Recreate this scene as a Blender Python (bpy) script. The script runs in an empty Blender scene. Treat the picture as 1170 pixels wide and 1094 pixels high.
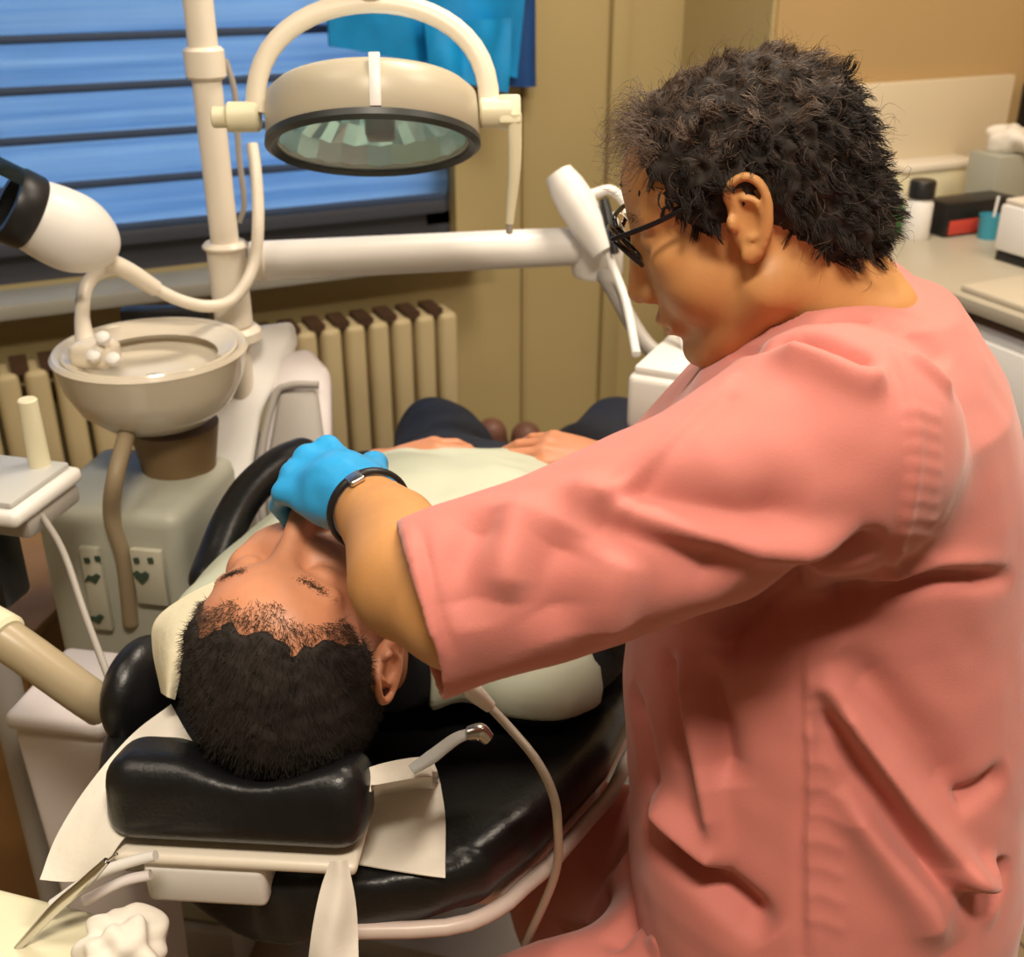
import bpy, bmesh, math, random
import numpy as np
from mathutils import Vector, Matrix, noise
from mathutils.bvhtree import BVHTree

DEBUG = False
random.seed(7); np.DEBUG = False
random.seed(7)
PI = math.pi
SC = bpy.context.scene
COL = SC.collection

# ------------------------------------------------------------------ camera
FPX, PW, PH = 1300.0, 1170.0, 1094.0
HCAM = 1.5
PITCH, YAW = math.radians(26.0), math.radians(25.0)
CP, SP, CY, SY = math.cos(PITCH), math.sin(PITCH), math.cos(YAW), math.sin(YAW)
CAM = Vector((0, 0, HCAM))

def L(lat, fwd, z):
    """a place given as metres to the right / ahead of where the photographer stands, and height"""
    return Vector((lat * CY + fwd * SY, -lat * SY + fwd * CY, z))

def D(lat, fwd, z):
    return L(lat, fwd, z)

def P(px, py, d):
    x = (px - PW / 2) / FPX * d
    u = (PH / 2 - py) / FPX * d
    return L(x, d * CP + u * SP, HCAM - d * SP + u * CP)

def ray(px, py):
    return (P(px, py, 1.0) - CAM)

def PZ(px, py, z):
    r = ray(px, py)
    return CAM + r * ((z - HCAM) / r.z)

def PY(px, py, y):
    r = ray(px, py)
    return CAM + r * (y / r.y)

def PX(px, py, x):
    r = ray(px, py)
    return CAM + r * (x / r.x)

cam_data = bpy.data.cameras.new('camera')
cam = bpy.data.objects.new('camera', cam_data)
COL.objects.link(cam)
cam.location = CAM
cam.rotation_euler = (PI / 2 - PITCH, 0, -YAW)
cam_data.sensor_width = 36.0
cam_data.sensor_fit = 'HORIZONTAL'
cam_data.lens = FPX / PW * 36.0
cam_data.clip_start = 0.02
cam_data.dof.use_dof = True
cam_data.dof.focus_distance = 0.93
cam_data.dof.aperture_fstop = 7.5
SC.camera = cam

# ------------------------------------------------------------------ materials
MATS = {}
def mat(name, col, rough=0.5, var=0.0, vscale=8.0, bump=0.0, bscale=200.0, metal=0.0, sss=0.0, trans=0.0,
        alpha=1.0, sheen=0.0, coat=0.0, col2=None, ior=1.45, sssr=(1, .35, .2)):
    m = bpy.data.materials.new(name); m.use_nodes = True
    nt = m.node_tree; b = nt.nodes['Principled BSDF']
    b.inputs['Base Color'].default_value = (*col, 1)
    b.inputs['Roughness'].default_value = rough
    b.inputs['Metallic'].default_value = metal
    b.inputs['IOR'].default_value = ior
    b.inputs['Transmission Weight'].default_value = trans
    b.inputs['Alpha'].default_value = alpha
    b.inputs['Sheen Weight'].default_value = sheen
    b.inputs['Coat Weight'].default_value = coat
    if sss:
        b.inputs['Subsurface Weight'].default_value = sss
        b.inputs['Subsurface Radius'].default_value = sssr
        b.inputs['Subsurface Scale'].default_value = 0.006
    tc = nt.nodes.new('ShaderNodeTexCoord')
    if var or col2:
        n = nt.nodes.new('ShaderNodeTexNoise'); n.inputs['Scale'].default_value = vscale
        n.inputs['Detail'].default_value = 5
        nt.links.new(tc.outputs['Object'], n.inputs['Vector'])
        r = nt.nodes.new('ShaderNodeValToRGB')
        c2 = col2 or tuple(min(1, c * (1 + var)) for c in col)
        c1 = col if col2 else tuple(c * (1 - var) for c in col)
        r.color_ramp.elements[0].position = 0.3; r.color_ramp.elements[1].position = 0.7
        r.color_ramp.elements[0].color = (*c1, 1); r.color_ramp.elements[1].color = (*c2, 1)
        nt.links.new(n.outputs['Fac'], r.inputs['Fac'])
        nt.links.new(r.outputs['Color'], b.inputs['Base Color'])
    if bump:
        n2 = nt.nodes.new('ShaderNodeTexNoise'); n2.inputs['Scale'].default_value = bscale
        n2.inputs['Detail'].default_value = 4
        nt.links.new(tc.outputs['Object'], n2.inputs['Vector'])
        bp = nt.nodes.new('ShaderNodeBump'); bp.inputs['Strength'].default_value = bump
        bp.inputs['Distance'].default_value = 0.004
        nt.links.new(n2.outputs['Fac'], bp.inputs['Height'])
        nt.links.new(bp.outputs['Normal'], b.inputs['Normal'])
    MATS[name] = m
    return m

# ------------------------------------------------------------------ object helpers
def link(name, me, m=None, parent=None, smooth=True):
    o = bpy.data.objects.new(name, me); COL.objects.link(o)
    if m is not None: me.materials.append(m)
    if smooth:
        me.polygons.foreach_set('use_smooth', [True] * len(me.polygons))
    if parent is not None:
        o.parent = parent
        o.matrix_parent_inverse = Matrix.Translation(parent.location).inverted() if parent.type == 'EMPTY' else Matrix()
        if parent.type != 'EMPTY' and parent.parent is None:
            o.matrix_parent_inverse = Matrix.Translation(parent.location).inverted()
    return o

def from_bm(name, bm, m=None, parent=None, smooth=True, auto=None):
    me = bpy.data.meshes.new(name)
    bm.normal_update()
    bm.to_mesh(me); bm.free()
    o = link(name, me, m, parent, smooth)
    if auto: sharp(o, auto)
    return o

def sharp(o, deg=35):
    me = o.data
    bm = bmesh.new(); bm.from_mesh(me)
    lim = math.radians(deg)
    for e in bm.edges:
        e.smooth = not (len(e.link_faces) == 2 and e.calc_face_angle(0) > lim)
    bm.to_mesh(me); bm.free()

def thing(name, label, cat, loc, group=None):
    o = bpy.data.objects.new(name, None); COL.objects.link(o)
    o.empty_display_size = 0.05
    o.location = loc
    o['label'] = label; o['category'] = cat
    if group: o['group'] = group
    return o

def tag(o, label=None, cat=None, group=None, kind=None):
    if label: o['label'] = label
    if cat: o['category'] = cat
    if group: o['group'] = group
    if kind: o['kind'] = kind
    return o

def rebase(o):
    """move a one-mesh thing's origin to the middle of its foot"""
    me = o.data
    co = np.empty(len(me.vertices) * 3); me.vertices.foreach_get('co', co); co = co.reshape(-1, 3)
    lo, hi = co.min(0), co.max(0)
    b = np.array([(lo[0] + hi[0]) / 2, (lo[1] + hi[1]) / 2, lo[2]])
    me.vertices.foreach_set('co', (co - b).ravel()); me.update()
    o.location = Vector(b)
    return o

def struct(o, label=None, cat=None):
    o['kind'] = 'structure'
    if label: o['label'] = label
    if cat: o['category'] = cat
    return o

def frame(fx, fz=Vector((0, 0, 1))):
    x = Vector(fx).normalized(); z = Vector(fz)
    y = z.cross(x).normalized(); z = x.cross(y).normalized()
    return Matrix((x, y, z)).transposed()

I3 = Matrix.Identity(3)

def bm_box(bm, c, size, R=I3, bevel=0.0, seg=3, taper=None):
    """box centred on c with sides size along R's columns; taper=(sx,sy) scales the top"""
    vs = []
    for iz in (-1, 1):
        for ix, iy in ((-1, -1), (1, -1), (1, 1), (-1, 1)):
            k = taper if (taper and iz > 0) else (1, 1)
            v = Vector((ix * size[0] / 2 * k[0], iy * size[1] / 2 * k[1], iz * size[2] / 2))
            vs.append(bm.verts.new(Vector(c) + R @ v))
    fs = []
    for f in ((3, 2, 1, 0), (4, 5, 6, 7), (0, 1, 5, 4), (1, 2, 6, 5), (2, 3, 7, 6), (3, 0, 4, 7)):
        fs.append(bm.faces.new([vs[i] for i in f]))
    if bevel:
        es = list({e for f in fs for e in f.edges})
        bmesh.ops.bevel(bm, geom=es, offset=bevel, segments=seg, profile=0.5, affect='EDGES')
    return bm

def box(name, c, size, m, parent=None, R=I3, bevel=0.003, seg=2, taper=None):
    bm = bmesh.new(); bm_box(bm, c, size, R, bevel, seg, taper)
    return from_bm(name, bm, m, parent, True, 40)

def spline(pts, n=8):
    pts = [Vector(p) for p in pts]
    if len(pts) < 3: 
        return [pts[0].lerp(pts[-1], i / n) for i in range(n + 1)]
    q = [pts[0] * 2 - pts[1]] + pts + [pts[-1] * 2 - pts[-2]]
    out = []
    for i in range(1, len(q) - 2):
        for k in range(n):
            t = k / n
            a, b, c, d = q[i - 1], q[i], q[i + 1], q[i + 2]
            out.append(0.5 * ((2 * b) + (c - a) * t + (2 * a - 5 * b + 4 * c - d) * t * t + (3 * b - a - 3 * c + d) * t ** 3))
    out.append(pts[-1])
    return out

def bm_tube(bm, pts, r, sides=16, caps=True, flat=None, up=None):
    """sweep of a circle (or ellipse: flat=(a,b) multipliers) along pts; r number or list"""
    n = len(pts); pts = [Vector(p) for p in pts]
    if not hasattr(r, '__len__'): r = [r] * n
    elif len(r) != n:
        rr = []
        for i in range(n):
            t = i / (n - 1) * (len(r) - 1); k = min(int(t), len(r) - 2)
            rr.append(r[k] + (r[k + 1] - r[k]) * (t - k))
        r = rr
    t0 = (pts[1] - pts[0]).normalized()
    ref = Vector(up) if up is not None else (Vector((0, 0, 1)) if abs(t0.z) < 0.9 else Vector((1, 0, 0)))
    nrm = (ref - t0 * ref.dot(t0)).normalized()
    rings = []
    for i in range(n):
        t = (pts[min(i + 1, n - 1)] - pts[max(i - 1, 0)]).normalized()
        nrm = (nrm - t * nrm.dot(t)).normalized(); bi = t.cross(nrm)
        fa, fb = flat if flat else (1, 1)
        rings.append([bm.verts.new(pts[i] + (nrm * math.cos(a) * fa + bi * math.sin(a) * fb) * r[i])
                      for a in (2 * PI * k / sides for k in range(sides))])
    for i in range(n - 1):
        for k in range(sides):
            bm.faces.new((rings[i][k], rings[i][(k + 1) % sides], rings[i + 1][(k + 1) % sides], rings[i + 1][k]))
    if caps:
        bm.faces.new(rings[0][::-1]); bm.faces.new(rings[-1])
    return bm

def tube(name, pts, r, m, parent=None, sides=16, smooth_n=8, flat=None, up=None):
    bm = bmesh.new()
    bm_tube(bm, spline(pts, smooth_n) if smooth_n else pts, r, sides, True, flat, up)
    return from_bm(name, bm, m, parent, True, 50)

def bm_lathe(bm, prof, c, axis=Vector((0, 0, 1)), seg=48, closed=False):
    """prof: list of (radius, height) along axis from c"""
    z = Vector(axis).normalized()
    x = z.orthogonal().normalized(); y = z.cross(x)
    rings = []
    for r, h in prof:
        if r < 1e-6: rings.append([bm.verts.new(Vector(c) + z * h)])
        else: rings.append([bm.verts.new(Vector(c) + z * h + (x * math.cos(a) + y * math.sin(a)) * r)
                            for a in (2 * PI * k / seg for k in range(seg))])
    for i in range(len(rings) - 1):
        a, b = rings[i], rings[i + 1]
        for k in range(seg):
            k2 = (k + 1) % seg
            if len(a) == 1 and len(b) == 1: continue
            if len(a) == 1: bm.faces.new((a[0], b[k2], b[k]))
            elif len(b) == 1: bm.faces.new((a[k], a[k2], b[0]))
            else: bm.faces.new((a[k], a[k2], b[k2], b[k]))
    bmesh.ops.recalc_face_normals(bm, faces=bm.faces[:])
    return bm

def lathe(name, prof, c, m, parent=None, axis=Vector((0, 0, 1)), seg=48, auto=40):
    bm = bmesh.new(); bm_lathe(bm, prof, c, axis, seg)
    return from_bm(name, bm, m, parent, True, auto)

def rod(name, a, b, r, m, parent=None, r2=None, sides=24):
    a, b = Vector(a), Vector(b); h = (b - a).length; r2 = r if r2 is None else r2
    e = min(r, r2) * 0.15
    return lathe(name, [(0, 0), (r - e, 0), (r, e), (r2, h - e), (r2 - e, h), (0, h)], a, m, parent, b - a, sides)

def ribbon_grid(name, rows, m, parent=None, thick=0.001):
    """cloth/paper: rows of points -> a sheet with real thickness"""
    bm = bmesh.new()
    g = [[bm.verts.new(Vector(p)) for p in r] for r in rows]
    for i in range(len(g) - 1):
        for k in range(len(g[0]) - 1):
            bm.faces.new((g[i][k], g[i][k + 1], g[i + 1][k + 1], g[i + 1][k]))
    bm.normal_update()
    ret = bmesh.ops.solidify(bm, geom=bm.faces[:], thickness=thick)
    return from_bm(name, bm, m, parent, True, 60)

# ------------------------------------------------------------------ signed distance modelling
def A(v): return np.array(tuple(v), dtype=np.float32)

def rc(a, b, ra, rb=None):
    a, b = A(a), A(b); rb = ra if rb is None else rb
    ab = b - a; l2 = float(ab @ ab) or 1e-12
    def f(p):
        t = np.clip(((p - a) @ ab) / l2, 0, 1)
        return np.linalg.norm(p - a - t[:, None] * ab, axis=1) - (ra + (rb - ra) * t)
    return f

def ell(c, r, R=None):
    c = A(c); r = np.array(r, dtype=np.float32)
    M = None if R is None else np.array([list(row) for row in R], dtype=np.float32)
    def f(p):
        q = p - c
        if M is not None: q = q @ M          # columns of R are the local axes
        k0 = np.linalg.norm(q / r, axis=1); k1 = np.linalg.norm(q / (r * r), axis=1)
        return k0 * (k0 - 1.0) / np.maximum(k1, 1e-6)
    return f

def rbox(c, h, rad, R=None):
    c = A(c); h = np.array(h, dtype=np.float32) - rad
    M = None if R is None else np.array([list(row) for row in R], dtype=np.float32)
    def f(p):
        q = p - c
        if M is not None: q = q @ M
        q = np.abs(q) - h
        return np.linalg.norm(np.maximum(q, 0), axis=1) + np.minimum(q.max(axis=1), 0) - rad
    return f

def smin(a, b, k):
    if k <= 0: return np.minimum(a, b)
    h = np.clip(0.5 + 0.5 * (b - a) / k, 0, 1)
    return b + (a - b) * h - k * h * (1 - h)

def smax(a, b, k): return -smin(-a, -b, k)

def union(parts, k=0.01):
    """parts: list of fn or (fn, k) or (fn, k, '-')"""
    def f(p):
        d = None
        for it in parts:
            fn, kk, op = (it, k, '+') if callable(it) else (it + ('+',) if len(it) == 2 else it)
            v = fn(p)
            d = v if d is None else (smin(d, v, kk) if op == '+' else smax(d, -v, kk))
        return d
    return f

def chain(pts, rs):
    fs = [rc(pts[i], pts[i + 1], rs[i], rs[i + 1]) for i in range(len(pts) - 1)]
    def f(p):
        d = fs[0](p)
        for g in fs[1:]: d = np.minimum(d, g(p))
        return d
    return f

def slices(rows, F, Lf, power=2.0):
    """stack of ellipses at heights: rows (z, cx, cy, rF, rL) in ascending z; F, Lf horizontal unit vectors"""
    rows = sorted(rows); zs = np.array([r[0] for r in rows])
    tab = np.array([r[1:] for r in rows])
    F = np.array([F.x, F.y]); Lf = np.array([Lf.x, Lf.y])
    def f(p):
        z = np.clip(p[:, 2], zs[0], zs[-1])
        # smooth interpolation
        v = np.stack([np.interp(z, zs, tab[:, i]) for i in range(4)], 1)
        dx = p[:, :2] - v[:, :2]
        a = np.abs(dx @ F) / v[:, 2]; b = np.abs(dx @ Lf) / v[:, 3]
        k = (a ** power + b ** power) ** (1 / power)
        d = (k - 1) * np.minimum(v[:, 2], v[:, 3])
        dz = np.maximum(zs[0] - p[:, 2], p[:, 2] - zs[-1])
        return np.where(dz > 0, np.sqrt(np.maximum(d, 0) ** 2 + dz ** 2) + np.minimum(d, 0) * 0, np.maximum(d, dz))
    return f

def bounded(fn, c, r):
    """skip the detailed shape for places far from it"""
    c = A(c)
    def f(p):
        d = np.linalg.norm(p - c, axis=1) - r
        far = d > .06
        out = d.copy()
        if (~far).any(): out[~far] = fn(p[~far])
        return out
    return f

def half(c, n):
    """positive on the side n points to"""
    c, n = A(c), A(Vector(n).normalized())
    return lambda p: (p - c) @ n

def sdf_mesh(fn, lo, hi, h):
    lo = np.array(tuple(lo), dtype=np.float64) - 3 * h; hi = np.array(tuple(hi), dtype=np.float64) + 3 * h
    nb = np.ceil((hi - lo) / (4 * h)).astype(int)
    gi = np.stack(np.meshgrid(*[np.arange(n) for n in nb], indexing='ij'), -1).reshape(-1, 3)
    cen = (lo + (gi * 4 + 1.5) * h).astype(np.float32)
    cd = np.concatenate([fn(c) for c in np.array_split(cen, max(1, len(cen) // 200000 + 1))])
    n = nb * 4
    V = np.repeat(np.repeat(np.repeat(cd.reshape(nb).astype(np.float32), 4, 0), 4, 1), 4, 2)
    act = gi[np.abs(cd) < 7.5 * h]
    off = np.stack(np.meshgrid(*[np.arange(4)] * 3, indexing='ij'), -1).reshape(-1, 3)
    for ch in np.array_split(act, max(1, len(act) // 4000 + 1)):
        if not len(ch): continue
        ix = (ch[:, None, :] * 4 + off[None]).reshape(-1, 3)
        pts = (lo + ix * h).astype(np.float32)
        V[ix[:, 0], ix[:, 1], ix[:, 2]] = fn(pts)
    S = V < 0
    def sl(a, i, j, k): return a[i:n[0] - 1 + i, j:n[1] - 1 + j, k:n[2] - 1 + k]
    cnt = np.zeros(tuple(n - 1), np.int8)
    cor = [(i, j, k) for i in (0, 1) for j in (0, 1) for k in (0, 1)]
    for c in cor: cnt += sl(S, *c)
    ci = np.stack(np.nonzero((cnt > 0) & (cnt < 8)), -1)
    if not len(ci): raise RuntimeError('empty sdf')
    idx = np.full(tuple(n - 1), -1, np.int32)
    idx[ci[:, 0], ci[:, 1], ci[:, 2]] = np.arange(len(ci))
    cv = np.stack([V[ci[:, 0] + a, ci[:, 1] + b, ci[:, 2] + c] for a, b, c in cor], 1)
    acc = np.zeros((len(ci), 3)); num = np.zeros(len(ci))
    cc = np.array(cor, dtype=float)
    for i in range(8):
        for j in range(i + 1, 8):
            if np.abs(cc[i] - cc[j]).sum() != 1: continue
            a, b = cv[:, i], cv[:, j]
            mk = (a < 0) != (b < 0)
            t = np.where(mk, a / np.where(mk, a - b, 1), 0)
            acc += mk[:, None] * (cc[i] + t[:, None] * (cc[j] - cc[i])); num += mk
    verts = lo + (ci + acc / num[:, None]) * h
    faces = []
    for ax in range(3):
        o1, o2 = (ax + 1) % 3, (ax + 2) % 3
        s0 = [slice(None)] * 3; s1 = [slice(None)] * 3
        s0[ax] = slice(0, -1); s1[ax] = slice(1, None)
        ch = S[tuple(s0)] != S[tuple(s1)]
        e = np.stack(np.nonzero(ch), -1)
        e = e[(e[:, o1] > 0) & (e[:, o2] > 0) & (e[:, o1] < n[o1] - 1) & (e[:, o2] < n[o2] - 1)]
        inside = S[e[:, 0], e[:, 1], e[:, 2]]
        q = []
        for d1, d2 in ((-1, -1), (0, -1), (0, 0), (-1, 0)):
            x = e.copy(); x[:, o1] += d1; x[:, o2] += d2
            q.append(idx[x[:, 0], x[:, 1], x[:, 2]])
        q = np.stack(q, 1)
        q = q[(q >= 0).all(1)] if (q < 0).any() else q
        ins = inside if len(inside) == len(q) else np.ones(len(q), bool)
        q[~ins] = q[~ins][:, ::-1]
        faces.append(q)
    return verts, np.concatenate(faces)

def np_mesh(name, verts, faces):
    me = bpy.data.meshes.new(name)
    k = faces.shape[1]
    me.vertices.add(len(verts)); me.vertices.foreach_set('co', np.asarray(verts, np.float32).ravel())
    me.loops.add(len(faces) * k); me.loops.foreach_set('vertex_index', faces.astype(np.int32).ravel())
    me.polygons.add(len(faces))
    me.polygons.foreach_set('loop_start', np.arange(0, len(faces) * k, k, dtype=np.int32))
    me.update(calc_edges=True); me.validate()
    return me

def vnormals(verts, faces):
    a, b, c = verts[faces[:, 0]], verts[faces[:, 1]], verts[faces[:, 2]]
    fn = np.cross(b - a, c - a) if faces.shape[1] == 3 else np.cross(c - a, verts[faces[:, 3]] - b)
    N = np.zeros_like(verts)
    for i in range(faces.shape[1]): np.add.at(N, faces[:, i], fn)
    return N / np.maximum(np.linalg.norm(N, axis=1, keepdims=True), 1e-9)

def relax(verts, faces, it=2, lam=0.5):
    e = np.concatenate([faces[:, [i, (i + 1) % faces.shape[1]]] for i in range(faces.shape[1])])
    n = len(verts)
    for _ in range(it):
        s = np.zeros_like(verts); c = np.zeros(n)
        np.add.at(s, e[:, 0], verts[e[:, 1]]); np.add.at(c, e[:, 0], 1)
        np.add.at(s, e[:, 1], verts[e[:, 0]]); np.add.at(c, e[:, 1], 1)
        verts = verts + lam * (s / np.maximum(c, 1)[:, None] - verts)
    return verts

def keep_big(verts, faces, frac=0.02):
    """drop stray specks left by carving"""
    n = len(verts); lab = np.arange(n)
    while True:
        m = lab[faces].min(1); new = lab.copy()
        for i in range(faces.shape[1]): np.minimum.at(new, faces[:, i], m)
        new = new[new]
        if (new == lab).all(): break
        lab = new
    u, cnt = np.unique(lab, return_counts=True)
    ok = np.isin(lab, u[cnt >= frac * n])
    mp = np.cumsum(ok) - 1
    f = faces[ok[faces].all(1)]
    return verts[ok], mp[f]

def body(name, fn, lo, hi, h, m, parent=None, smooth_it=1, post=None, frac=0.02):
    import time; t0 = time.time()
    v, f = sdf_mesh(fn, lo, hi, h)
    v, f = keep_big(v, f, frac)
    v = relax(v, f, smooth_it)
    if post: v = post(v, f)
    if DEBUG: print('BODY', name, len(v), round(time.time() - t0, 1))
    return link(name, np_mesh(name, v, f), m, parent)

def seg_dist(v, pts):
    """distance of each vertex to a polyline, and where along it (0..1)"""
    best = np.full(len(v), 1e9); tt = np.zeros(len(v)); n = len(pts) - 1
    for i in range(n):
        a, b = A(pts[i]).astype(float), A(pts[i + 1]).astype(float)
        ab = b - a; t = np.clip(((v - a) @ ab) / max(ab @ ab, 1e-12), 0, 1)
        d = np.linalg.norm(v - a - t[:, None] * ab, axis=1)
        mk = d < best; best[mk] = d[mk]; tt[mk] = (i + t[mk]) / n
    return best, tt

def project(pix, v, f, n=6):
    """where lines of sight through pixels first meet a surface"""
    bvh = BVHTree.FromPolygons([Vector(x) for x in v], f.tolist())
    out = []
    q = spline([Vector((x, y, 0)) for x, y in pix], n)
    for s in q:
        r = ray(s.x, s.y).normalized()
        hit = bvh.ray_cast(CAM, r)
        if hit[0] is not None: out.append(hit[0])
    return out

def creases(v, f, lines, start_bvh=None):
    """lines: (pixels, width, depth(+ridge/-groove)); moves the surface along its normals"""
    vv = v.copy()
    bvh = BVHTree.FromPolygons([Vector(x) for x in v], f.tolist())
    N = vnormals(v, f)
    disp = np.zeros(len(v))
    for pix, w, dep in lines:
        pts = []
        for s in spline([Vector((x, y, 0)) for x, y in pix], 6):
            hit = bvh.ray_cast(CAM, ray(s.x, s.y).normalized())
            if hit[0] is not None: pts.append(hit[0])
        if len(pts) < 2: continue
        d, t = seg_dist(v, pts)
        taper = np.clip(np.minimum(t, 1 - t) * 5, 0, 1) if abs(dep) > 0.0015 else 1.0
        disp += 2.0 * dep * np.exp(-(d / w) ** 2) * taper
    return v + N * disp[:, None]

def wobble(v, N, amp, scale, seed=0.0):
    q = np.array([noise.noise(Vector((x * scale + seed, y * scale, z * scale))) for x, y, z in v])
    return v + N * (amp * q)[:, None]
FINE = 0.0025
# ------------------------------------------------------------------ palette
M_wall = mat('olive_paint', (0.42, 0.33, 0.155), 0.7, 0.08, 1.2)
M_wall2 = mat('tan_paint', (0.52, 0.355, 0.165), 0.6, 0.10, 0.9)
M_ceil = mat('ceiling_paint', (0.34, 0.30, 0.24), 0.8)
M_white = mat('warm_white_plastic', (0.78, 0.71, 0.60), 0.35, 0.03, 6)
M_white2 = mat('cool_white_plastic', (0.82, 0.80, 0.77), 0.35, 0.03, 6)
M_lilac = mat('pale_lilac_plastic', (0.74, 0.68, 0.68), 0.4, 0.03, 5)
M_cream = mat('cream_enamel', (0.78, 0.73, 0.52), 0.4, 0.04, 5)
M_greengrey = mat('grey_green_plastic', (0.40, 0.40, 0.33), 0.45, 0.05, 5)
M_porc = mat('porcelain', (0.74, 0.67, 0.55), 0.18, 0.02, 5, coat=0.4)
M_grey = mat('grey_plastic', (0.36, 0.33, 0.30), 0.45, 0.05, 6)
M_dark = mat('dark_plastic', (0.012, 0.012, 0.013), 0.4)
M_leather = mat('black_leatherette', (0.008, 0.008, 0.009), 0.33, 0.2, 30, 0.10, 260)
M_rad = mat('radiator_enamel', (0.52, 0.42, 0.24), 0.5, 0.05, 4)
M_brown = mat('dark_brown', (0.07, 0.035, 0.018), 0.6, 0.2, 10)
M_wood = mat('brown_wood', (0.28, 0.15, 0.055), 0.5, 0.3, 7)
M_steel = mat('steel', (0.62, 0.60, 0.57), 0.25, metal=1.0)
M_mirror = mat('cool_reflector', (0.62, 0.90, 0.93), 0.22, metal=.85)
M_paper = mat('paper', (0.80, 0.75, 0.66), 0.8, 0.03, 20, 0.25, 60)
M_clearpaper = mat('thin_paper', (0.74, 0.68, 0.60), 0.7, 0.05, 20, 0.3, 50, alpha=0.82)
M_blue = mat('blue_cloth', (0.0, 0.26, 0.62), 0.6, 0.25, 9, 0.2, 30)
M_navyedge = mat('navy_cloth', (0.003, 0.05, 0.20), 0.6, 0.2, 9)
M_slat = mat('blue_blind', (0.34, 0.54, 0.78), 0.5, 0.14, 3)
M_frame = mat('window_frame_paint', (0.05, 0.055, 0.075), 0.5)
M_sill = mat('sill_stone', (0.30, 0.29, 0.25), 0.5, 0.1, 6)
M_counter = mat('worktop_laminate', (0.46, 0.41, 0.32), 0.35, 0.06, 3)
M_glass = mat('glass', (1, 1, 1), 0.02, trans=1.0)
M_hose = mat('hose', (0.62, 0.54, 0.44), 0.4)
M_red = mat('red_card', (0.55, 0.06, 0.04), 0.5)
M_green = mat('green_plastic', (0.01, 0.13, 0.02), 0.4)
M_teal = mat('teal_plastic', (0.05, 0.30, 0.42), 0.4)

# slats let some daylight through
nt = M_slat.node_tree; b_ = nt.nodes['Principled BSDF']; out_ = nt.nodes['Material Output']
tr = nt.nodes.new('ShaderNodeBsdfTranslucent'); tr.inputs['Color'].default_value = (0.60, 0.76, 0.92, 1)
# colour streaks along the slats imitate their lighter and darker shading bands
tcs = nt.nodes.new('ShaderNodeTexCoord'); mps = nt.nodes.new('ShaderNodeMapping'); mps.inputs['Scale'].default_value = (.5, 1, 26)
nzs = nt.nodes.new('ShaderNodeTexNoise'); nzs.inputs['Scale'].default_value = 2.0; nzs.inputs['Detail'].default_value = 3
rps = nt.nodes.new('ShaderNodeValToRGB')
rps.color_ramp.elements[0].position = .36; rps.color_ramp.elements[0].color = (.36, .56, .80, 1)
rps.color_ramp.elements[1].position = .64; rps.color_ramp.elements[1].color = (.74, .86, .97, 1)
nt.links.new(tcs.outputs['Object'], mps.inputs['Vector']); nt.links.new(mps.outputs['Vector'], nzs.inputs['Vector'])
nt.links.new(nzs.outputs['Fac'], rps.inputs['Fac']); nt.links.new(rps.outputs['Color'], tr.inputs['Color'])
mx = nt.nodes.new('ShaderNodeMixShader'); mx.inputs['Fac'].default_value = 0.6
nt.links.new(b_.outputs[0], mx.inputs[1]); nt.links.new(tr.outputs[0], mx.inputs[2])
nt.links.new(mx.outputs[0], out_.inputs['Surface'])

# tiled floor
M_floor = mat('floor_tile', (0.24, 0.17, 0.09), 0.35)
nt = M_floor.node_tree
tc = nt.nodes.new('ShaderNodeTexCoord'); br = nt.nodes.new('ShaderNodeTexBrick')
br.offset = 0; br.inputs['Scale'].default_value = 1.0
br.inputs['Brick Width'].default_value = 0.33; br.inputs['Row Height'].default_value = 0.33
br.inputs['Mortar Size'].default_value = 0.004
br.inputs['Color1'].default_value = (0.27, 0.19, 0.10, 1); br.inputs['Color2'].default_value = (0.22, 0.155, 0.085, 1)
br.inputs['Mortar'].default_value = (0.10, 0.07, 0.045, 1)
nt.links.new(tc.outputs['Object'], br.inputs['Vector'])
nt.links.new(br.outputs['Color'], nt.nodes['Principled BSDF'].inputs['Base Color'])

# ------------------------------------------------------------------ the room
XL, XR, YB, YW, ZC = -2.2, 2.62, -1.6, 2.5, 2.7
WX0, WX1, WZ0, WZ1 = -1.2, None, None, 2.3
WX1 = PY(521, 240, YW).x
WZ0 = PY(400, 272, YW).z
def slab(name, lo, hi, m, extra=()):
    bm = bmesh.new()
    for a, b in [(lo, hi)] + list(extra):
        a, b = Vector(a), Vector(b)
        bm_box(bm, (a + b) / 2, b - a)
    return struct(from_bm(name, bm, m, None, False))
slab('floor', (XL - .1, YB - .1, -0.1), (XR + .1, YW + .1, 0), M_floor)
slab('ceiling', (XL - .1, YB - .1, ZC), (XR + .1, YW + .1, ZC + .1), M_ceil)
slab('wall_left', (XL - .1, YB, 0), (XL, YW, ZC), M_wall)
slab('wall_right', (XR, YB, 0), (XR + .1, YW, ZC), M_wall2)
slab('wall_back', (XL, YB - .1, 0), (XR, YB, ZC), M_ceil)
slab('wall_window', (XL, YW, 0), (XR, YW + .12, WZ0 - .03), M_wall,
     [((XL, YW, WZ1), (XR, YW + .12, ZC)), ((XL, YW, WZ0 - .03), (WX0, YW + .12, WZ1)),
      ((WX1 + .0, YW, WZ0 - .03), (XR, YW + .12, WZ1))])
XJ = 1.635
YJ = 2.15
slab('wall_far', (XJ, YJ, 0), (XR, YW - .002, ZC), M_wall2)
slab('trim_3', (XJ - .012, YJ + .006, 0), (XJ - .0005, YW - .002, ZC), M_wall)
xt = PY(700, 200, YW).x
struct(box('trim_1', (xt, YW - .012, 1.35), (0.05, 0.02, 2.6), M_wall, None, I3, .004))
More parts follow.
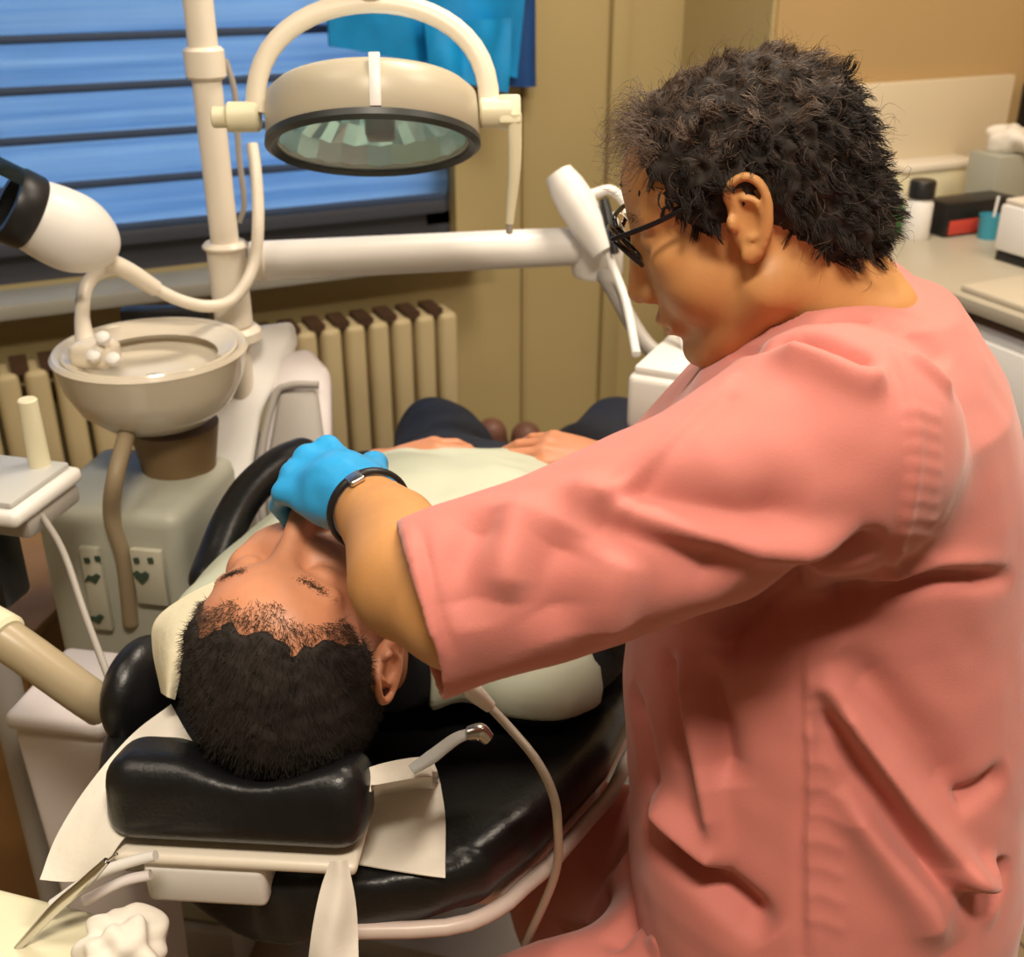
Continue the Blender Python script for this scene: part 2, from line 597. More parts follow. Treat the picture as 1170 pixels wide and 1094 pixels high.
struct(box('trim_2', (PY(598, 200, YW).x, YW - .006, 1.35), (0.012, 0.012, 2.6), M_wall, None, I3, .002))

# window: frame, pane, sill
w = thing('window_1', 'blue-lit window closed by a horizontal slatted blind', 'window', (0, YW, WZ0)); w['kind'] = 'structure'
bm = bmesh.new()
for c, s in ((((WX0 + WX1) / 2, YW + .07, WZ0 + .0), (WX1 - WX0, .06, .06)), (((WX0 + WX1) / 2, YW + .07, WZ1 - .03), (WX1 - WX0, .06, .06)),
             ((WX0 + .03, YW + .07, (WZ0 + WZ1) / 2), (.06, .06, WZ1 - WZ0)), ((WX1 - .03, YW + .07, (WZ0 + WZ1) / 2), (.06, .06, WZ1 - WZ0))):
    bm_box(bm, c, s)
from_bm('frame', bm, M_frame, w, False)
box('pane', ((WX0 + WX1) / 2, YW + .08, (WZ0 + WZ1) / 2), (WX1 - WX0 - .1, .006, WZ1 - WZ0 - .06), M_glass, w, I3, 0)
box('sill', ((WX0 + WX1) / 2, YW - .035, WZ0 - .045), (WX1 - WX0 + .1, .17, .03), M_sill, w, I3, .004)

# blind: curved slats in front of the glass
bl = thing('window_blind', 'blue horizontal slatted blind covering the window behind the lamp', 'blind', ((WX0 + WX1) / 2, YW - .01, WZ0))
bm = bmesh.new()
pitch = 0.094
zz = WZ0 + .075; k = 0
while zz < WZ1 - .04:
    x0, x1 = WX0 + .03, WX1 - .015
    prof = []
    for i in range(9):
        t = i / 8
        prof.append((YW + .030 - .026 * math.sin(PI * t) ** .7 + .014 * t, zz + (t - .06) * (pitch + .004)))
    v0 = [bm.verts.new((x0, y, z)) for y, z in prof]; v1 = [bm.verts.new((x1, y, z)) for y, z in prof]
    for i in range(8): bm.faces.new((v0[i], v1[i], v1[i + 1], v0[i + 1]))
    zz += pitch; k += 1
bmesh.ops.solidify(bm, geom=bm.faces[:], thickness=.0025)
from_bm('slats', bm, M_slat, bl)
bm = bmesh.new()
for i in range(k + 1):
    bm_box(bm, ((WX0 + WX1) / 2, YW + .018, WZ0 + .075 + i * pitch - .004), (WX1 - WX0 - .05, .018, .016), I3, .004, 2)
from_bm('gap_shade_strips', bm, mat('gap_shade', (.035, .06, .12), .6), bl, True, 40)  # dark blue strips stand in for the shade between slats
box('bottom_rail', ((WX0 + WX1) / 2, YW + .02, WZ0 + .05), (WX1 - WX0 - .05, .03, .03), M_frame, bl)
box('head_rail', ((WX0 + WX1) / 2, YW + .02, WZ1 - .02), (WX1 - WX0 - .05, .05, .04), M_frame, bl)

# radiator under the window
rx1 = PY(519, 400, YW - .1).x
rx0 = -0.75
rzt = PY(430, 362, YW - .1).z
rd = thing('radiator', 'long beige column radiator under the window', 'radiator', ((rx0 + rx1) / 2, YW - .1, 0))
bm = bmesh.new()
n = int((rx1 - rx0) / .056)
for i in range(n):
    x = rx1 - .03 - i * .056
    bm_box(bm, (x, YW - .105, (rzt + .1) / 2), (.046, .09, rzt - .1), I3, .014, 3)
from_bm('columns', bm, M_rad, rd, True, 40)
bm = bmesh.new()
bm_box(bm, ((rx0 + rx1) / 2, YW - .085, rzt - .028), (rx1 - rx0 - .01, .03, .03))
bm_box(bm, ((rx0 + rx1) / 2, YW - .085, .13), (rx1 - rx0 - .01, .03, .03))
from_bm('header_pipe', bm, M_rad, rd, False)
bm = bmesh.new()
for i in range(n):
    x = rx1 - .03 - i * .056
    bm_box(bm, (x - .028, YW - .1, rzt + .002), (.034, .075, .018))
from_bm('top_grille', bm, M_brown, rd, False)
rod('valve', (rx1 + .005, YW - .085, .13), (rx1 + .06, YW - .085, .13), .018, M_white, rd)
rod('foot', (rx1 - .1, YW - .1, 0), (rx1 - .1, YW - .1, .12), .016, M_rad, rd)
rod('foot', (rx0 + .1, YW - .1, 0), (rx0 + .1, YW - .1, .12), .016, M_rad, rd)

# blue cloth hanging beside the window
cl = thing('hanging_cloth', 'bright blue cloth hanging by the window behind the lamp hoop', 'cloth', PY(500, 100, YW - .06))
def cloth(name, corners, m, y0, amp, nu=26, nv=16, th=.006, seed=0):
    a, b, c, d = [PY(px, py, YW - .06) for px, py in corners]   # tl, tr, br, bl
    rows = []
    for j in range(nv + 1):
        v = j / nv; r = []
        for i in range(nu + 1):
            u = i / nu
            p = (a.lerp(b, u)).lerp(d.lerp(c, u), v)
            p.y = YW - y0 - amp * (math.sin(u * 17 + seed + v * 2) * .5 + math.sin(u * 9 - v * 3 + seed) * .5) - .004
            r.append(p)
        rows.append(r)
    return ribbon_grid(name, rows, m, cl, th)
cloth('front_layer', ((368, -60), (600, -60), (588, 88), (372, 52)), M_blue, .07, .016)
cloth('lower_fold', ((470, 20), (575, 20), (566, 102), (482, 84)), M_blue, .105, .012, seed=2)
cloth('back_layer', ((560, -60), (612, -60), (614, 100), (552, 98)), M_navyedge, .045, .010, seed=4)
rod('hook', PY(500, -55, YW) , PY(500, -55, YW - .12), .008, M_steel, cl)

# ------------------------------------------------------------------ right-hand worktop and what stands on it
ZT = 0.9
xe = (PZ(1170, 366, ZT).x + PZ(1015, 308, ZT).x) / 2
cb = thing('base_cabinet', 'white base cabinet with drawers under the grey worktop', 'cabinet', (xe + .5, 1.0, 0))
cy0, cy1 = -0.2, YJ - .004
box('body', ((xe + .02 + XR) / 2, (cy0 + cy1) / 2, (ZT - .045) / 2 + .04), (XR - xe - .03, cy1 - cy0, ZT - .125), M_white2, cb, I3, .003)
box('plinth', ((xe + .08 + XR) / 2, (cy0 + cy1) / 2, .038), (XR - xe - .1, cy1 - cy0, .076), M_dark, cb, I3, 0)
ny = 5
for i in range(ny):
    for j, (z0, z1) in enumerate(((.62, .835), (.36, .60), (.10, .34))):
        yc = cy1 - (i + .5) * (cy1 - cy0) / ny
        dr = box('drawer', (xe + .012, yc, (z0 + z1) / 2), (.018, (cy1 - cy0) / ny - .008, z1 - z0), M_white2, cb, I3, .003)
        lathe('knob', [(0, 0), (.006, 0), (.006, .012), (.012, .016), (.012, .022), (0, .025)], (xe + .003, yc, (z0 + z1) / 2 + .03), M_dark, dr, Vector((-1, 0, 0)), 16)
wt = thing('worktop', 'long grey-beige worktop with a dark front edge', 'worktop', (xe + .5, 1.0, ZT - .04))
box('top', ((xe + XR) / 2, (cy0 + cy1) / 2, ZT - .012), (XR - xe - .004, cy1 - cy0, .024), M_counter, wt, I3, .002)
box('edge', ((xe + XR) / 2 + .003, (cy0 + cy1) / 2, ZT - .032), (XR - xe - .012, cy1 - cy0 - .004, .016), M_brown, wt, I3, 0)

def rest(px, py): return PZ(px, py, ZT)
tagm = lambda o, l, c, g=None: tag(rebase(o), l, c, g)
p = rest(1125, 335); 
tagm(box('writing_pad', (p.x + .14, p.y - .10, ZT + .006), (.34, .26, .012), mat('pad_card', (.55, .48, .37), .5, .04, 4), None, I3, .004),
     'flat beige pad lying near the worktop edge', 'pad')
# upstand panel at the far end
pa, pb = PY(930, 95, YJ - .02), PY(1158, 90, YJ - .02)
pz = (pa.z + pb.z) / 2
bp = box('splash_panel', ((XJ + .05 + pb.x) / 2, YJ - .014, (ZT + pz) / 2), (pb.x - XJ - .05, .026, pz - ZT), mat('ivory_panel', (.72, .62, .45), .4, .03, 3), None, I3, .004)
tagm(bp, 'ivory panel standing upright along the far wall behind the worktop', 'panel')
pc = PY(1176, 128, YJ - .03)
tagm(box('wall_phone', (pc.x + .02, YJ - .022, pc.z), (.06, .04, .14), M_dark, None, I3, .008), 'black device on the tan wall beside the ivory panel', 'device')

def stand(name, label, cat, px, py, build, group=None):
    p = rest(px, py); t = thing(name, label, cat, p, group); build(t, p); return t
def bottle(t, p):
    lathe('body', [(0, 0), (.026, 0), (.028, .004), (.028, .075), (.022, .085), (0, .085)], p, M_white2, t, seg=24)
    lathe('cap', [(0, .0855), (.027, .0855), (.027, .118), (.024, .122), (0, .122)], p, M_dark, t, seg=24)
stand('bottle', 'white bottle with a black cap standing on the worktop', 'bottle', 1045, 272, bottle)
def gbottle(t, p):
    lathe('body', [(0, 0), (.016, 0), (.017, .003), (.017, .06), (.009, .075), (0, .075)], p, M_green, t, seg=24)
    lathe('cap', [(0, .0755), (.010, .0755), (.010, .09), (0, .09)], p, M_white2, t, seg=20)
stand('green_bottle', 'small green bottle on the worktop behind the dentist\'s head', 'bottle', 1019, 270, gbottle)
def cardbox(t, p):
    q = p + Vector((.09, 0.0, 0))
    box('carton', q + Vector((0, 0, .037)), (.19, .07, .07), M_dark, t, I3, .003)
    box('red_band', q + Vector((0, -.0365, .02)), (.17, .003, .03), M_red, t, I3, .001)
stand('card_box', 'black carton with a red lower band on the worktop', 'box', 1066, 268, cardbox)
def tray(t, p):
    q = p + Vector((.10, .10, 0))
    box('base', q + Vector((0, .02, .04)), (.22, .08, .08), M_cream, t, I3, .006)
    box('lid', q + Vector((0, .02, .088)), (.23, .09, .016), M_white, t, I3, .004)
stand('storage_box', 'low cream box with a lid behind the black carton', 'box', 1062, 246, tray)
def cup(t, p):
    lathe('wall', [(0, .002), (.018, .002), (.022, .05), (.024, .05), (.021, 0), (0, 0)], p, M_teal, t, seg=24)
    rod('stick', p + Vector((.005, 0, .01)), p + Vector((.02, .008, .085)), .003, M_white2, t)
stand('teal_cup', 'small teal cup beside the white box on the worktop', 'cup', 1128, 272, cup)
p0, p1 = PZ(1127, 288, ZT), PZ(1172, 298, ZT)
def wbox(t, p):
    q = p + Vector((.17, -.07, 0))
    box('body', q + Vector((0, 0, .065)), (.34, .14, .09), M_white2, t, I3, .006)
    box('foot_strip', q + Vector((0, 0, .009)), (.33, .13, .018), M_dark, t, I3, .001)
    box('lid', q + Vector((0, 0, .116)), (.33, .13, .010), M_white, t, I3, .003)
stand('white_machine', 'white box-shaped machine on the worktop at the photo\'s right edge', 'machine', 1132, 296, wbox)
def wipes(t, p):
    q = p + Vector((.10, .11, 0))
    box('carton', q + Vector((0, 0, .07)), (.10, .09, .14), M_greengrey, t, I3, .004)
    bm = bmesh.new(); bmesh.ops.create_icosphere(bm, subdivisions=4, radius=.06)
    for v in bm.verts:
        v.co.z *= .6; v.co += v.co.normalized() * .022 * noise.noise(v.co * 28); v.co += q + Vector((.035, 0, .16))
    from_bm('tissue', bm, M_paper, t)
stand('tissue_carton', 'grey-green carton with a white tissue bunched on top', 'carton', 1136, 262, wipes)
# ------------------------------------------------------------------ dental unit with bowl and column, left of the patient
du = thing('dental_unit', 'beige dental unit with a round spittoon bowl and tall pole', 'dental unit', L(-.45, 1.5, 0))
RU = frame(L(.985, -.17, 0))
def fpt(px, py, d): return P(px, py, d)
# cabinet body
cz0, cz1 = .10, fpt(150, 556, 1.52).z
c0 = fpt(150, 640, 1.52)
box('cabinet', (c0.x, c0.y, 0) and Vector((c0.x, c0.y, (cz0 + cz1) / 2)) + L(0, .07, 0), (.205, .20, cz1 - cz0), M_greengrey, du, RU, .022, 4)
box('base', Vector((c0.x, c0.y, .05)) + L(0, .07, 0), (.20, .22, .1), M_grey, du, RU, .01)
# groove strip and neck under the bowl
fr = Vector((c0.x, c0.y, 0)) + L(0, -.032, 0)
def on_front(px, py):   # point on the cabinet's front face
    r = ray(px, py); nrm = RU.col[1]
    t = (fr - CAM).dot(nrm) / r.dot(nrm); return CAM + r * t
tube('waste_pipe', [on_front(130, 512) + L(0, .06, 0), on_front(132, 545), on_front(128, 590) , on_front(142, 640), on_front(150, 712)], .011, mat('pipe_tan', (.30, .23, .14), .5), du)
nk = fpt(205, 530, 1.58)
lathe('neck', [(0, -.06), (.055, -.06), (.05, .0), (.06, .06), (0, .06)], nk, mat('neck_brown', (.20, .13, .06), .5, .1, 8), du)
def plate(px0, py0, px1, py1, name='switch_plate'):
    a, b = on_front(px0, py0), on_front(px1, py1)
    c = (a + b) / 2 - RU.col[1] * .004
    wv = (b - a).dot(RU.col[0]); hv = abs(b.z - a.z)
    return box(name, c, (abs(wv), .010, hv), mat('plate_ivory', (.50, .48, .38), .4) if 'plate_ivory' not in MATS else MATS['plate_ivory'], du, RU, .003)
def mark(par, px, py, kind):
    c = on_front(px, py) - RU.col[1] * .0095
    bm = bmesh.new(); X, Z = RU.col[0], Vector((0, 0, 1))
    if kind == 'heart':
        pts = [(0, -.011), (-.009, -.001), (-.011, .005), (-.006, .009), (0, .005), (.006, .009), (.011, .005), (.009, -.001)]
    elif kind == 'bird':
        pts = [(-.012, -.006), (-.004, -.004), (.004, -.008), (.012, .004), (.006, .007), (0, .002), (-.006, .003)]
    else:
        pts = [(-.003, -.004), (.004, -.003), (.003, .004), (-.004, .003)]
    vs = [bm.verts.new(c + X * x + Z * z) for x, z in pts]
    f = bm.faces.new(vs); r = bmesh.ops.extrude_face_region(bm, geom=[f])
    bmesh.ops.translate(bm, vec=-RU.col[1] * .002, verts=[v for v in r['geom'] if isinstance(v, bmesh.types.BMVert)])
    return from_bm('symbol', bm, MATS.get('mark_green') or mat('mark_green', (.04, .07, .045), .5), par, False)
p1_ = plate(92, 622, 132, 718); mark(p1_, 110, 656, 'bird'); mark(p1_, 114, 702, 'bird'); mark(p1_, 104, 636, 'dot'); mark(p1_, 116, 634, 'dot')
p2_ = plate(150, 624, 196, 690); mark(p2_, 166, 655, 'heart'); mark(p2_, 160, 636, 'dot'); mark(p2_, 176, 636, 'dot')
# bowl
bc = fpt(172, 402, 1.5)
R_ = .1235
prof = [(0, -.098), (.045, -.098), (.075, -.090), (.100, -.068), (.116, -.036), (R_, -.004), (R_ + .003, .003), (R_ - .001, .008), (R_ - .008, .006),
        (.108, -.012), (.09, -.026), (.06, -.034), (.03, -.038), (.012, -.041), (0, -.041)]
bowl = lathe('spittoon_bowl', prof, bc, M_porc, du, seg=64, auto=60)
lathe('bowl_rinse_rim', [(.088, -.010), (.112, .004), (.110, .007), (.086, -.006)], bc, M_porc, bowl, seg=64)
lathe('drain_strainer', [(0, .004), (.014, .003), (.016, -.002), (0, -.002)], bc + Vector((.0, 0, -.038)), M_grey, bowl)
# black slot block behind the bowl
a = fpt(190, 366, 1.655)
box('back_block', a, (.125, .03, .042), M_dark, du, frame(L(.99, .13, .0)), .006)
# cup filler spout on the bowl's left rim
sb = fpt(108, 400, 1.46)
box('spout_base', sb + Vector((0, 0, -.004)), (.055, .05, .035), M_porc, du, RU, .012, 3)
for px, py in ((118, 388), (108, 408), (130, 412)):
    lathe('button', [(0, 0), (.009, 0), (.009, .006), (.006, .009), (0, .010)], fpt(px, py, 1.435), M_white2, du, L(0.05, -.55, .8), 20)
tube('spout_pipe', [fpt(98, 395, 1.47), fpt(94, 360, 1.49), fpt(98, 328, 1.515), fpt(116, 310, 1.525), fpt(140, 307, 1.53), fpt(156, 313, 1.54)], [.013, .0095, .0095, .0095, .0095, .0095], M_white, du, 14)
# right-hand slanted housing
hs = M_white2
rows = []
def quad_prism(name, px4, d_front, thick, m, par, bev=.01):
    f4 = [P(x, y, d) for (x, y), d in zip(px4, d_front)]
    n = (f4[1] - f4[0]).cross(f4[2] - f4[0]).normalized()
    if n.dot(f4[0] - CAM) < 0: n = -n
    bm = bmesh.new()
    a = [bm.verts.new(v) for v in f4]; b = [bm.verts.new(v + n * thick) for v in f4]
    k = len(f4)
    bm.faces.new(a); bm.faces.new(b[::-1])
    for i in range(k): bm.faces.new((a[i], b[i], b[(i + 1) % k], a[(i + 1) % k]))
    bmesh.ops.recalc_face_normals(bm, faces=bm.faces[:])
    if bev: bmesh.ops.bevel(bm, geom=bm.edges[:], offset=bev, segments=3, profile=.5, affect='EDGES')
    return from_bm(name, bm, m, par, True, 40)
quad_prism('side_housing', [(286, 372), (336, 366), (342, 392), (300, 470), (285, 560), (280, 680), (205, 680), (212, 540), (246, 470)],
           [1.70, 1.72, 1.72, 1.68, 1.66, 1.66, 1.60, 1.60, 1.66], .10, M_white2, du, .010)
sh = quad_prism('pump_housing', [(300, 408), (352, 396), (378, 424), (380, 640), (292, 660), (290, 520), (308, 450)],
           [1.70, 1.71, 1.71, 1.69, 1.685, 1.69, 1.695], .10, M_lilac, du, .012)
quad_prism('panel', [(318, 448), (362, 444), (372, 520), (372, 625), (304, 640), (302, 540)], [1.688, 1.69, 1.685, 1.675, 1.672, 1.68], .02, M_grey, sh, .008)
tube('rib', [fpt(306, 640, 1.67), fpt(297, 540, 1.678), fpt(312, 458, 1.688), fpt(330, 441, 1.69), fpt(364, 440, 1.69)], .006, M_grey, sh, 10)
# tall pole: rises to the arm of the lamp
pb_ = fpt(268, 376, 1.65)
top = Vector((pb_.x, pb_.y, 1.86))
bot = Vector((pb_.x, pb_.y, .10))
rod('pole', bot, top, .0195, M_white, du, .0195, 32)
def on_pole(py):
    best = min((abs((lambda q: 547 - 1300 * q)(((lambda v: (v.x * SY + v.y * CY) * SP + (z - HCAM) * CP)(pb_)) / ((pb_.x * SY + pb_.y * CY) * CP - (z - HCAM) * SP)) - py), z)
               for z in [i * .004 for i in range(100, 460)])
    return Vector((pb_.x, pb_.y, best[1]))
rod('pole_sleeve', on_pole(372), on_pole(280), .027, M_white, du)
rod('pole_collar', on_pole(92), on_pole(54), .0265, M_white, du)
rod('pole_collar', on_pole(286), on_pole(277), .032, M_white, du)
rod('pole_foot', on_pole(392), on_pole(372), .038, M_white, du)
tube('cable', [on_pole(70) + L(.025, .01, 0), on_pole(110) + L(.033, .01, 0), on_pole(180) + L(.030, .01, 0), on_pole(235) + L(.030, .012, 0), on_pole(255) + L(.020, .012, 0)], .004, M_grey, du, 8)

# horizontal support arm
sa = thing('support_arm', 'thick white horizontal arm running right from the pole', 'arm', fpt(290, 300, 1.62))
ra, rb = fpt(284, 299, 1.64), fpt(668, 280, 1.72)
rb.z = ra.z
rod('arm_tube', ra, rb, .0285, M_white2, sa, .0285, 32)
lathe('pivot', [(0, -.045), (.036, -.045), (.039, -.04), (.039, .04), (.036, .045), (0, .045)], rb + L(.02, 0, 0), M_white2, sa)
rod('collar', ra + (rb - ra) * .02, ra + (rb - ra) * .05, .031, M_white, sa)

# instrument console hanging off the arm, beyond the patient
dc = thing('instrument_console', 'white instrument console with looped hoses, half hidden by the dentist\'s face', 'console', fpt(770, 440, 1.55))
ca = fpt(775, 432, 1.56)
RC = frame(L(.9, -.43, 0))
box('body', ca + L(.055, .03, -.035), (.20, .17, .085), M_white2, dc, RC, .012, 3)
box('top_lid', ca + L(.055, .03, .012), (.185, .155, .012), M_white2, dc, RC, .005)
hd = [fpt(638, 198, 1.66), fpt(658, 232, 1.66), fpt(690, 288, 1.66)]
tube('handle', hd, [.021, .0265, .0285, .0265, .02], M_white2, dc, 24, 8)
tube('hose_loop', [fpt(676, 222, 1.66), fpt(700, 218, 1.66), fpt(722, 244, 1.66), fpt(745, 285, 1.66), fpt(762, 340, 1.64), fpt(790, 410, 1.60)], .0075, M_white2, dc, 12)
tube('hose', [fpt(684, 262, 1.66), fpt(700, 305, 1.66), fpt(715, 345, 1.64), fpt(727, 405, 1.58)], .0065, M_white2, dc, 12)
tube('black_grip', [fpt(690, 228, 1.645), fpt(696, 255, 1.645), fpt(703, 290, 1.645)], [.007, .009, .006], M_dark, dc, 12)
tube('bracket', [rb + L(.02, .0, -.03), fpt(700, 330, 1.68), fpt(745, 400, 1.64), ca + L(.05, .04, .0)], .012, M_grey, dc, 12)

# operating lamp
ol = thing('operating_lamp', 'round dental operating lamp with a white hoop handle', 'lamp', fpt(430, 130, 1.3))
lc = fpt(426, 131, 1.30)
ax = (L(.03, -.43, -.90)).normalized()           # direction the lamp shines
X_ = L(.985, -.02, -.13).normalized(); X_ = (X_ - ax * X_.dot(ax)).normalized(); Y_ = ax.cross(X_).normalized()
RL = Matrix((X_, Y_, -ax)).transposed()
def lp(x, y, z): return lc + RL @ Vector((x, y, z))
prof = [(0, .030), (.07, .029), (.110, .026), (.119, .018), (.121, 0), (.121, -.028), (.117, -.033), (.108, -.033), (.106, -.02), (.09, .012), (.05, .026), (0, .030)]
hs_ = lathe('housing', prof, lc, mat('lamp_housing', (.50, .45, .34), .35), ol, -ax, 64, 50)
box('stripe', lp(0.012, .1205 * (1 if Y_.dot(CAM - lc) > 0 else -1), -.001), (.012, .003, .056), M_white2, hs_, RL, .001)
lathe('rim', [(.1085, -.030), (.122, -.030), (.1225, -.037), (.116, -.041), (.1085, -.036)], lc, mat('lamp_rim', (.03, .035, .035), .4), ol, -ax, 64)
# reflector built of bright vertical facets
bm = bmesh.new()
seg = 40
rings = []
for r, h in ((.106, -.030), (.098, -.008), (.075, .010), (.045, .020), (.015, .024)):
    rings.append([bm.verts.new(lp(math.cos(2 * PI * k / seg) * r, math.sin(2 * PI * k / seg) * r, h + (.002 if k % 2 else -.001))) for k in range(seg)])
for i in range(len(rings) - 1):
    for k in range(seg): bm.faces.new((rings[i][k], rings[i][(k + 1) % seg], rings[i + 1][(k + 1) % seg], rings[i + 1][k]))
from_bm('reflector', bm, M_mirror, ol, False)
M_bulb = mat('bulb_glow', (.8, .95, 1), .3)
M_bulb.node_tree.nodes['Principled BSDF'].inputs['Emission Color'].default_value = (.72, .93, 1, 1)
M_bulb.node_tree.nodes['Principled BSDF'].inputs['Emission Strength'].default_value = 45
box('bulb_shield', lp(.008, 0, -.004), (.034, .03, .05), mat('shield_grey', (.16, .13, .14), .3, metal=.6), ol, RL, .006)
lathe('bulb', [(0, -.02), (.008, -.018), (.008, .01), (0, .012)], lp(.008, 0, .02), M_bulb, ol, -ax, 16)
lathe('lens', [(0, -.0335), (.107, -.0335), (.107, -.0355), (0, -.0355)], lc, mat('lamp_glass', (.75, .95, 1), .05, alpha=.12), ol, -ax, 48)
# hoop and its two pivots
hp = []
for i in range(25):
    t = PI * i / 24
    hp.append((math.cos(t) * .133, math.sin(t)))
pts = []
up_h = L(0, .30, .95).normalized()
for x, s in hp:
    pts.append(lc + X_ * x + up_h * (s ** .8 * .118 + .004))
bm = bmesh.new(); bm_tube(bm, pts, .0125, 18, True, (1.0, .75))
hoop = from_bm('hoop_handle', bm, mat('hoop_ivory', (.80, .72, .58), .35), ol, True, 50)
rod('pivot', lc + X_ * -.128 , lc + X_ * -.165, .017, M_cream, ol)
rod('pivot', lc + X_ * .122, lc + X_ * .160, .0175, M_cream, ol)
rod('pivot_cap', lc + X_ * -.165, lc + X_ * -.182, .012, M_cream, ol)
hb = lc + X_ * .150
box('lever_block', hb + L(0.006, 0, -.0), (.026, .03, .034), M_cream, ol, RL, .004)
tube('lever', [hb + L(.012, -.01, .0), hb + L(.012, -.012, -.06), hb + L(.006, -.014, -.125)], [.0085, .0075, .005], M_cream, ol, 14)
lathe('lever_tip', [(0, 0), (.004, 0), (.004, .012), (0, .014)], hb + L(.006, -.014, -.124), M_grey, ol, Vector((0, 0, -1)), 12)
# arm from the pole to the hoop's crown (above the picture)
crown = pts[12]
tube('swing_arm', [crown + up_h * .005, crown + L(0, .01, .10), crown + L(-.02, .05, .30), top + L(.12, -.1, .035), top + L(0, 0, .025)], .017, M_white, ol, 16)

# white oval head with black mouth on a curved tube
ih = thing('swivel_instrument', 'white oval swivel head with a black ring mouth on a curved tube', 'instrument', fpt(70, 265, 1.42))
h0 = fpt(78, 264, 1.42); h1 = fpt(22, 238, 1.38)
hx = (h1 - h0).normalized()
RH = frame(hx)
body('shell', union([ell(h0, (.066, .046, .047), RH), (rc(h0, h0 + hx * .045, .042, .043), .02), (half(h0 + hx * .045, hx), .004, '+')][:2] + [(lambda p, f=half(h0 + hx * .048, hx): -f(p), .003, '-')], .01),
     h0 - Vector((.12,) * 3), h0 + Vector((.12,) * 3), .003, M_white2, ih)
lathe('mouth_ring', [(.034, .0), (.045, .0), (.0475, .004), (.0475, .026), (.045, .032), (.034, .032)], h0 + hx * .046, M_dark, ih, hx, 40)
lathe('lens', [(0, .0), (.034, 0), (.034, .004), (0, .012)], h0 + hx * .048, mat('lens_grey', (.6, .62, .63), .1, coat=.6), ih, hx, 32)
# clear curved shield at the mouth
bm = bmesh.new()
g = []
for i in range(9):
    a = -.9 + 1.8 * i / 8
    g.append([bm.verts.new(h0 + hx * (.078 + .030 * k / 3) + RH.col[2] * math.cos(a) * .046 + RH.col[1] * math.sin(a) * .046) for k in range(4)])
for i in range(8):
    for k in range(3): bm.faces.new((g[i][k], g[i + 1][k], g[i + 1][k + 1], g[i][k + 1]))
bmesh.ops.solidify(bm, geom=bm.faces[:], thickness=.002)
from_bm('visor', bm, mat('visor_dark', (.02, .03, .03), .2), ih)
lathe('screw', [(0, 0), (.004, 0), (.004, .002), (0, .003)], fpt(60, 265, 1.372), M_grey, ih, (CAM - h0), 12)
hz = lambda x, y, d: fpt(x, y, d)
tube('neck', [h0 - hx * .05, hz(122, 296, 1.46), hz(150, 312, 1.49), hz(178, 330, 1.52)], [.008, .0095, .012, .012, .011], M_white, ih, 14)
tube('hose', [hz(176, 329, 1.52), hz(205, 343, 1.54), hz(236, 350, 1.56), hz(264, 344, 1.575), hz(284, 318, 1.58), hz(293, 285, 1.585), hz(295, 240, 1.585), hz(292, 195, 1.585), hz(288, 165, 1.585)], .0085, M_white, ih, 14)

# assistant's tray at the left edge
at_ = thing('assistant_tray', 'small white tray on a slim post at the photo\'s left edge', 'tray', Vector((P(20, 560, 1.3).x, P(20, 560, 1.3).y, 0)))
tcn = P(8, 562, 1.3)
RT = frame(L(.97, -.24, 0))
box('tray_top', tcn, (.115, .13, .02), M_white2, at_, RT, .008, 3)
box('tray_rim', tcn + Vector((0, 0, .014)), (.095, .11, .008), mat('tray_liner', (.55, .55, .53), .3), at_, RT, .003)
box('holder', tcn + L(.03, .0, -.022), (.05, .10, .024), M_grey, at_, RT, .006)
box('clamp', tcn + L(-.03, -.005, -.075), (.05, .05, .13), M_dark, at_, RT, .008)
pp = P(36, 500, 1.35)
pp = tcn + L(.028, .035, .0)
rod('upright_grip', pp + Vector((0, 0, .008)), pp + Vector((0, 0, .10)), .0125, M_cream, at_, .011)
rod('support_post', tcn + L(-.055, -.0, -.02), Vector((tcn.x, tcn.y, 0)) + L(-.055, .0, .0) + Vector((0, 0, .76)), .016, M_dark, at_)
rod('support_foot', Vector((tcn.x, tcn.y, 0)) + L(-.055, .0, 0), Vector((tcn.x, tcn.y, 0)) + L(-.055, .0, .0) + Vector((0, 0, .77)), .02, M_grey, at_)
tube('wire', [tcn + L(.042, -.02, -.015), P(72, 630, 1.24), P(98, 705, 1.2), P(128, 785, 1.14)], .0038, M_grey, at_, 8)
# lower arm of beige tube
la = thing('lower_arm', 'beige tubular arm slanting down to the black chair back', 'arm', P(60, 760, 1.12))
tube('arm_tube', [P(-60, 690, 1.12), P(10, 733, 1.12), P(90, 790, 1.14), P(116, 808, 1.16)], .0205, mat('tan_metal', (.42, .34, .22), .35), la, 20, 4)
rod('joint', P(-22, 716, 1.125), P(8, 733, 1.115), .026, M_cream, la)
# pale lilac waste bin below
wb = thing('waste_bin', 'pale lilac bin standing on the floor left of the chair', 'bin', Vector((P(85, 850, 1.36).x, P(85, 850, 1.36).y, 0)))
bc_ = P(98, 800, 1.36)
box('bin', Vector((bc_.x, bc_.y, bc_.z / 2)), (.085, .10, bc_.z), M_lilac, wb, RU, .012, 3, (1.35, 1.35))
box('lid', Vector((bc_.x, bc_.y, bc_.z + .012)), (.125, .145, .026), M_lilac, wb, RU, .012, 3)
# wooden stool-height chest behind, at the left
wc = thing('wooden_chest', 'brown wooden chest against the left of the unit', 'chest', Vector((P(30, 880, 1.75).x, P(30, 880, 1.75).y, 0)))
wcc = P(22, 690, 1.72)
box('carcass', Vector((wcc.x, wcc.y, wcc.z / 2)) + L(-.10, .05, 0), (.36, .30, wcc.z), M_wood, wc, RU, .006)
box('top', Vector((wcc.x, wcc.y, wcc.z + .011)) + L(-.10, .05, 0), (.38, .32, .02), M_wood, wc, RU, .004)
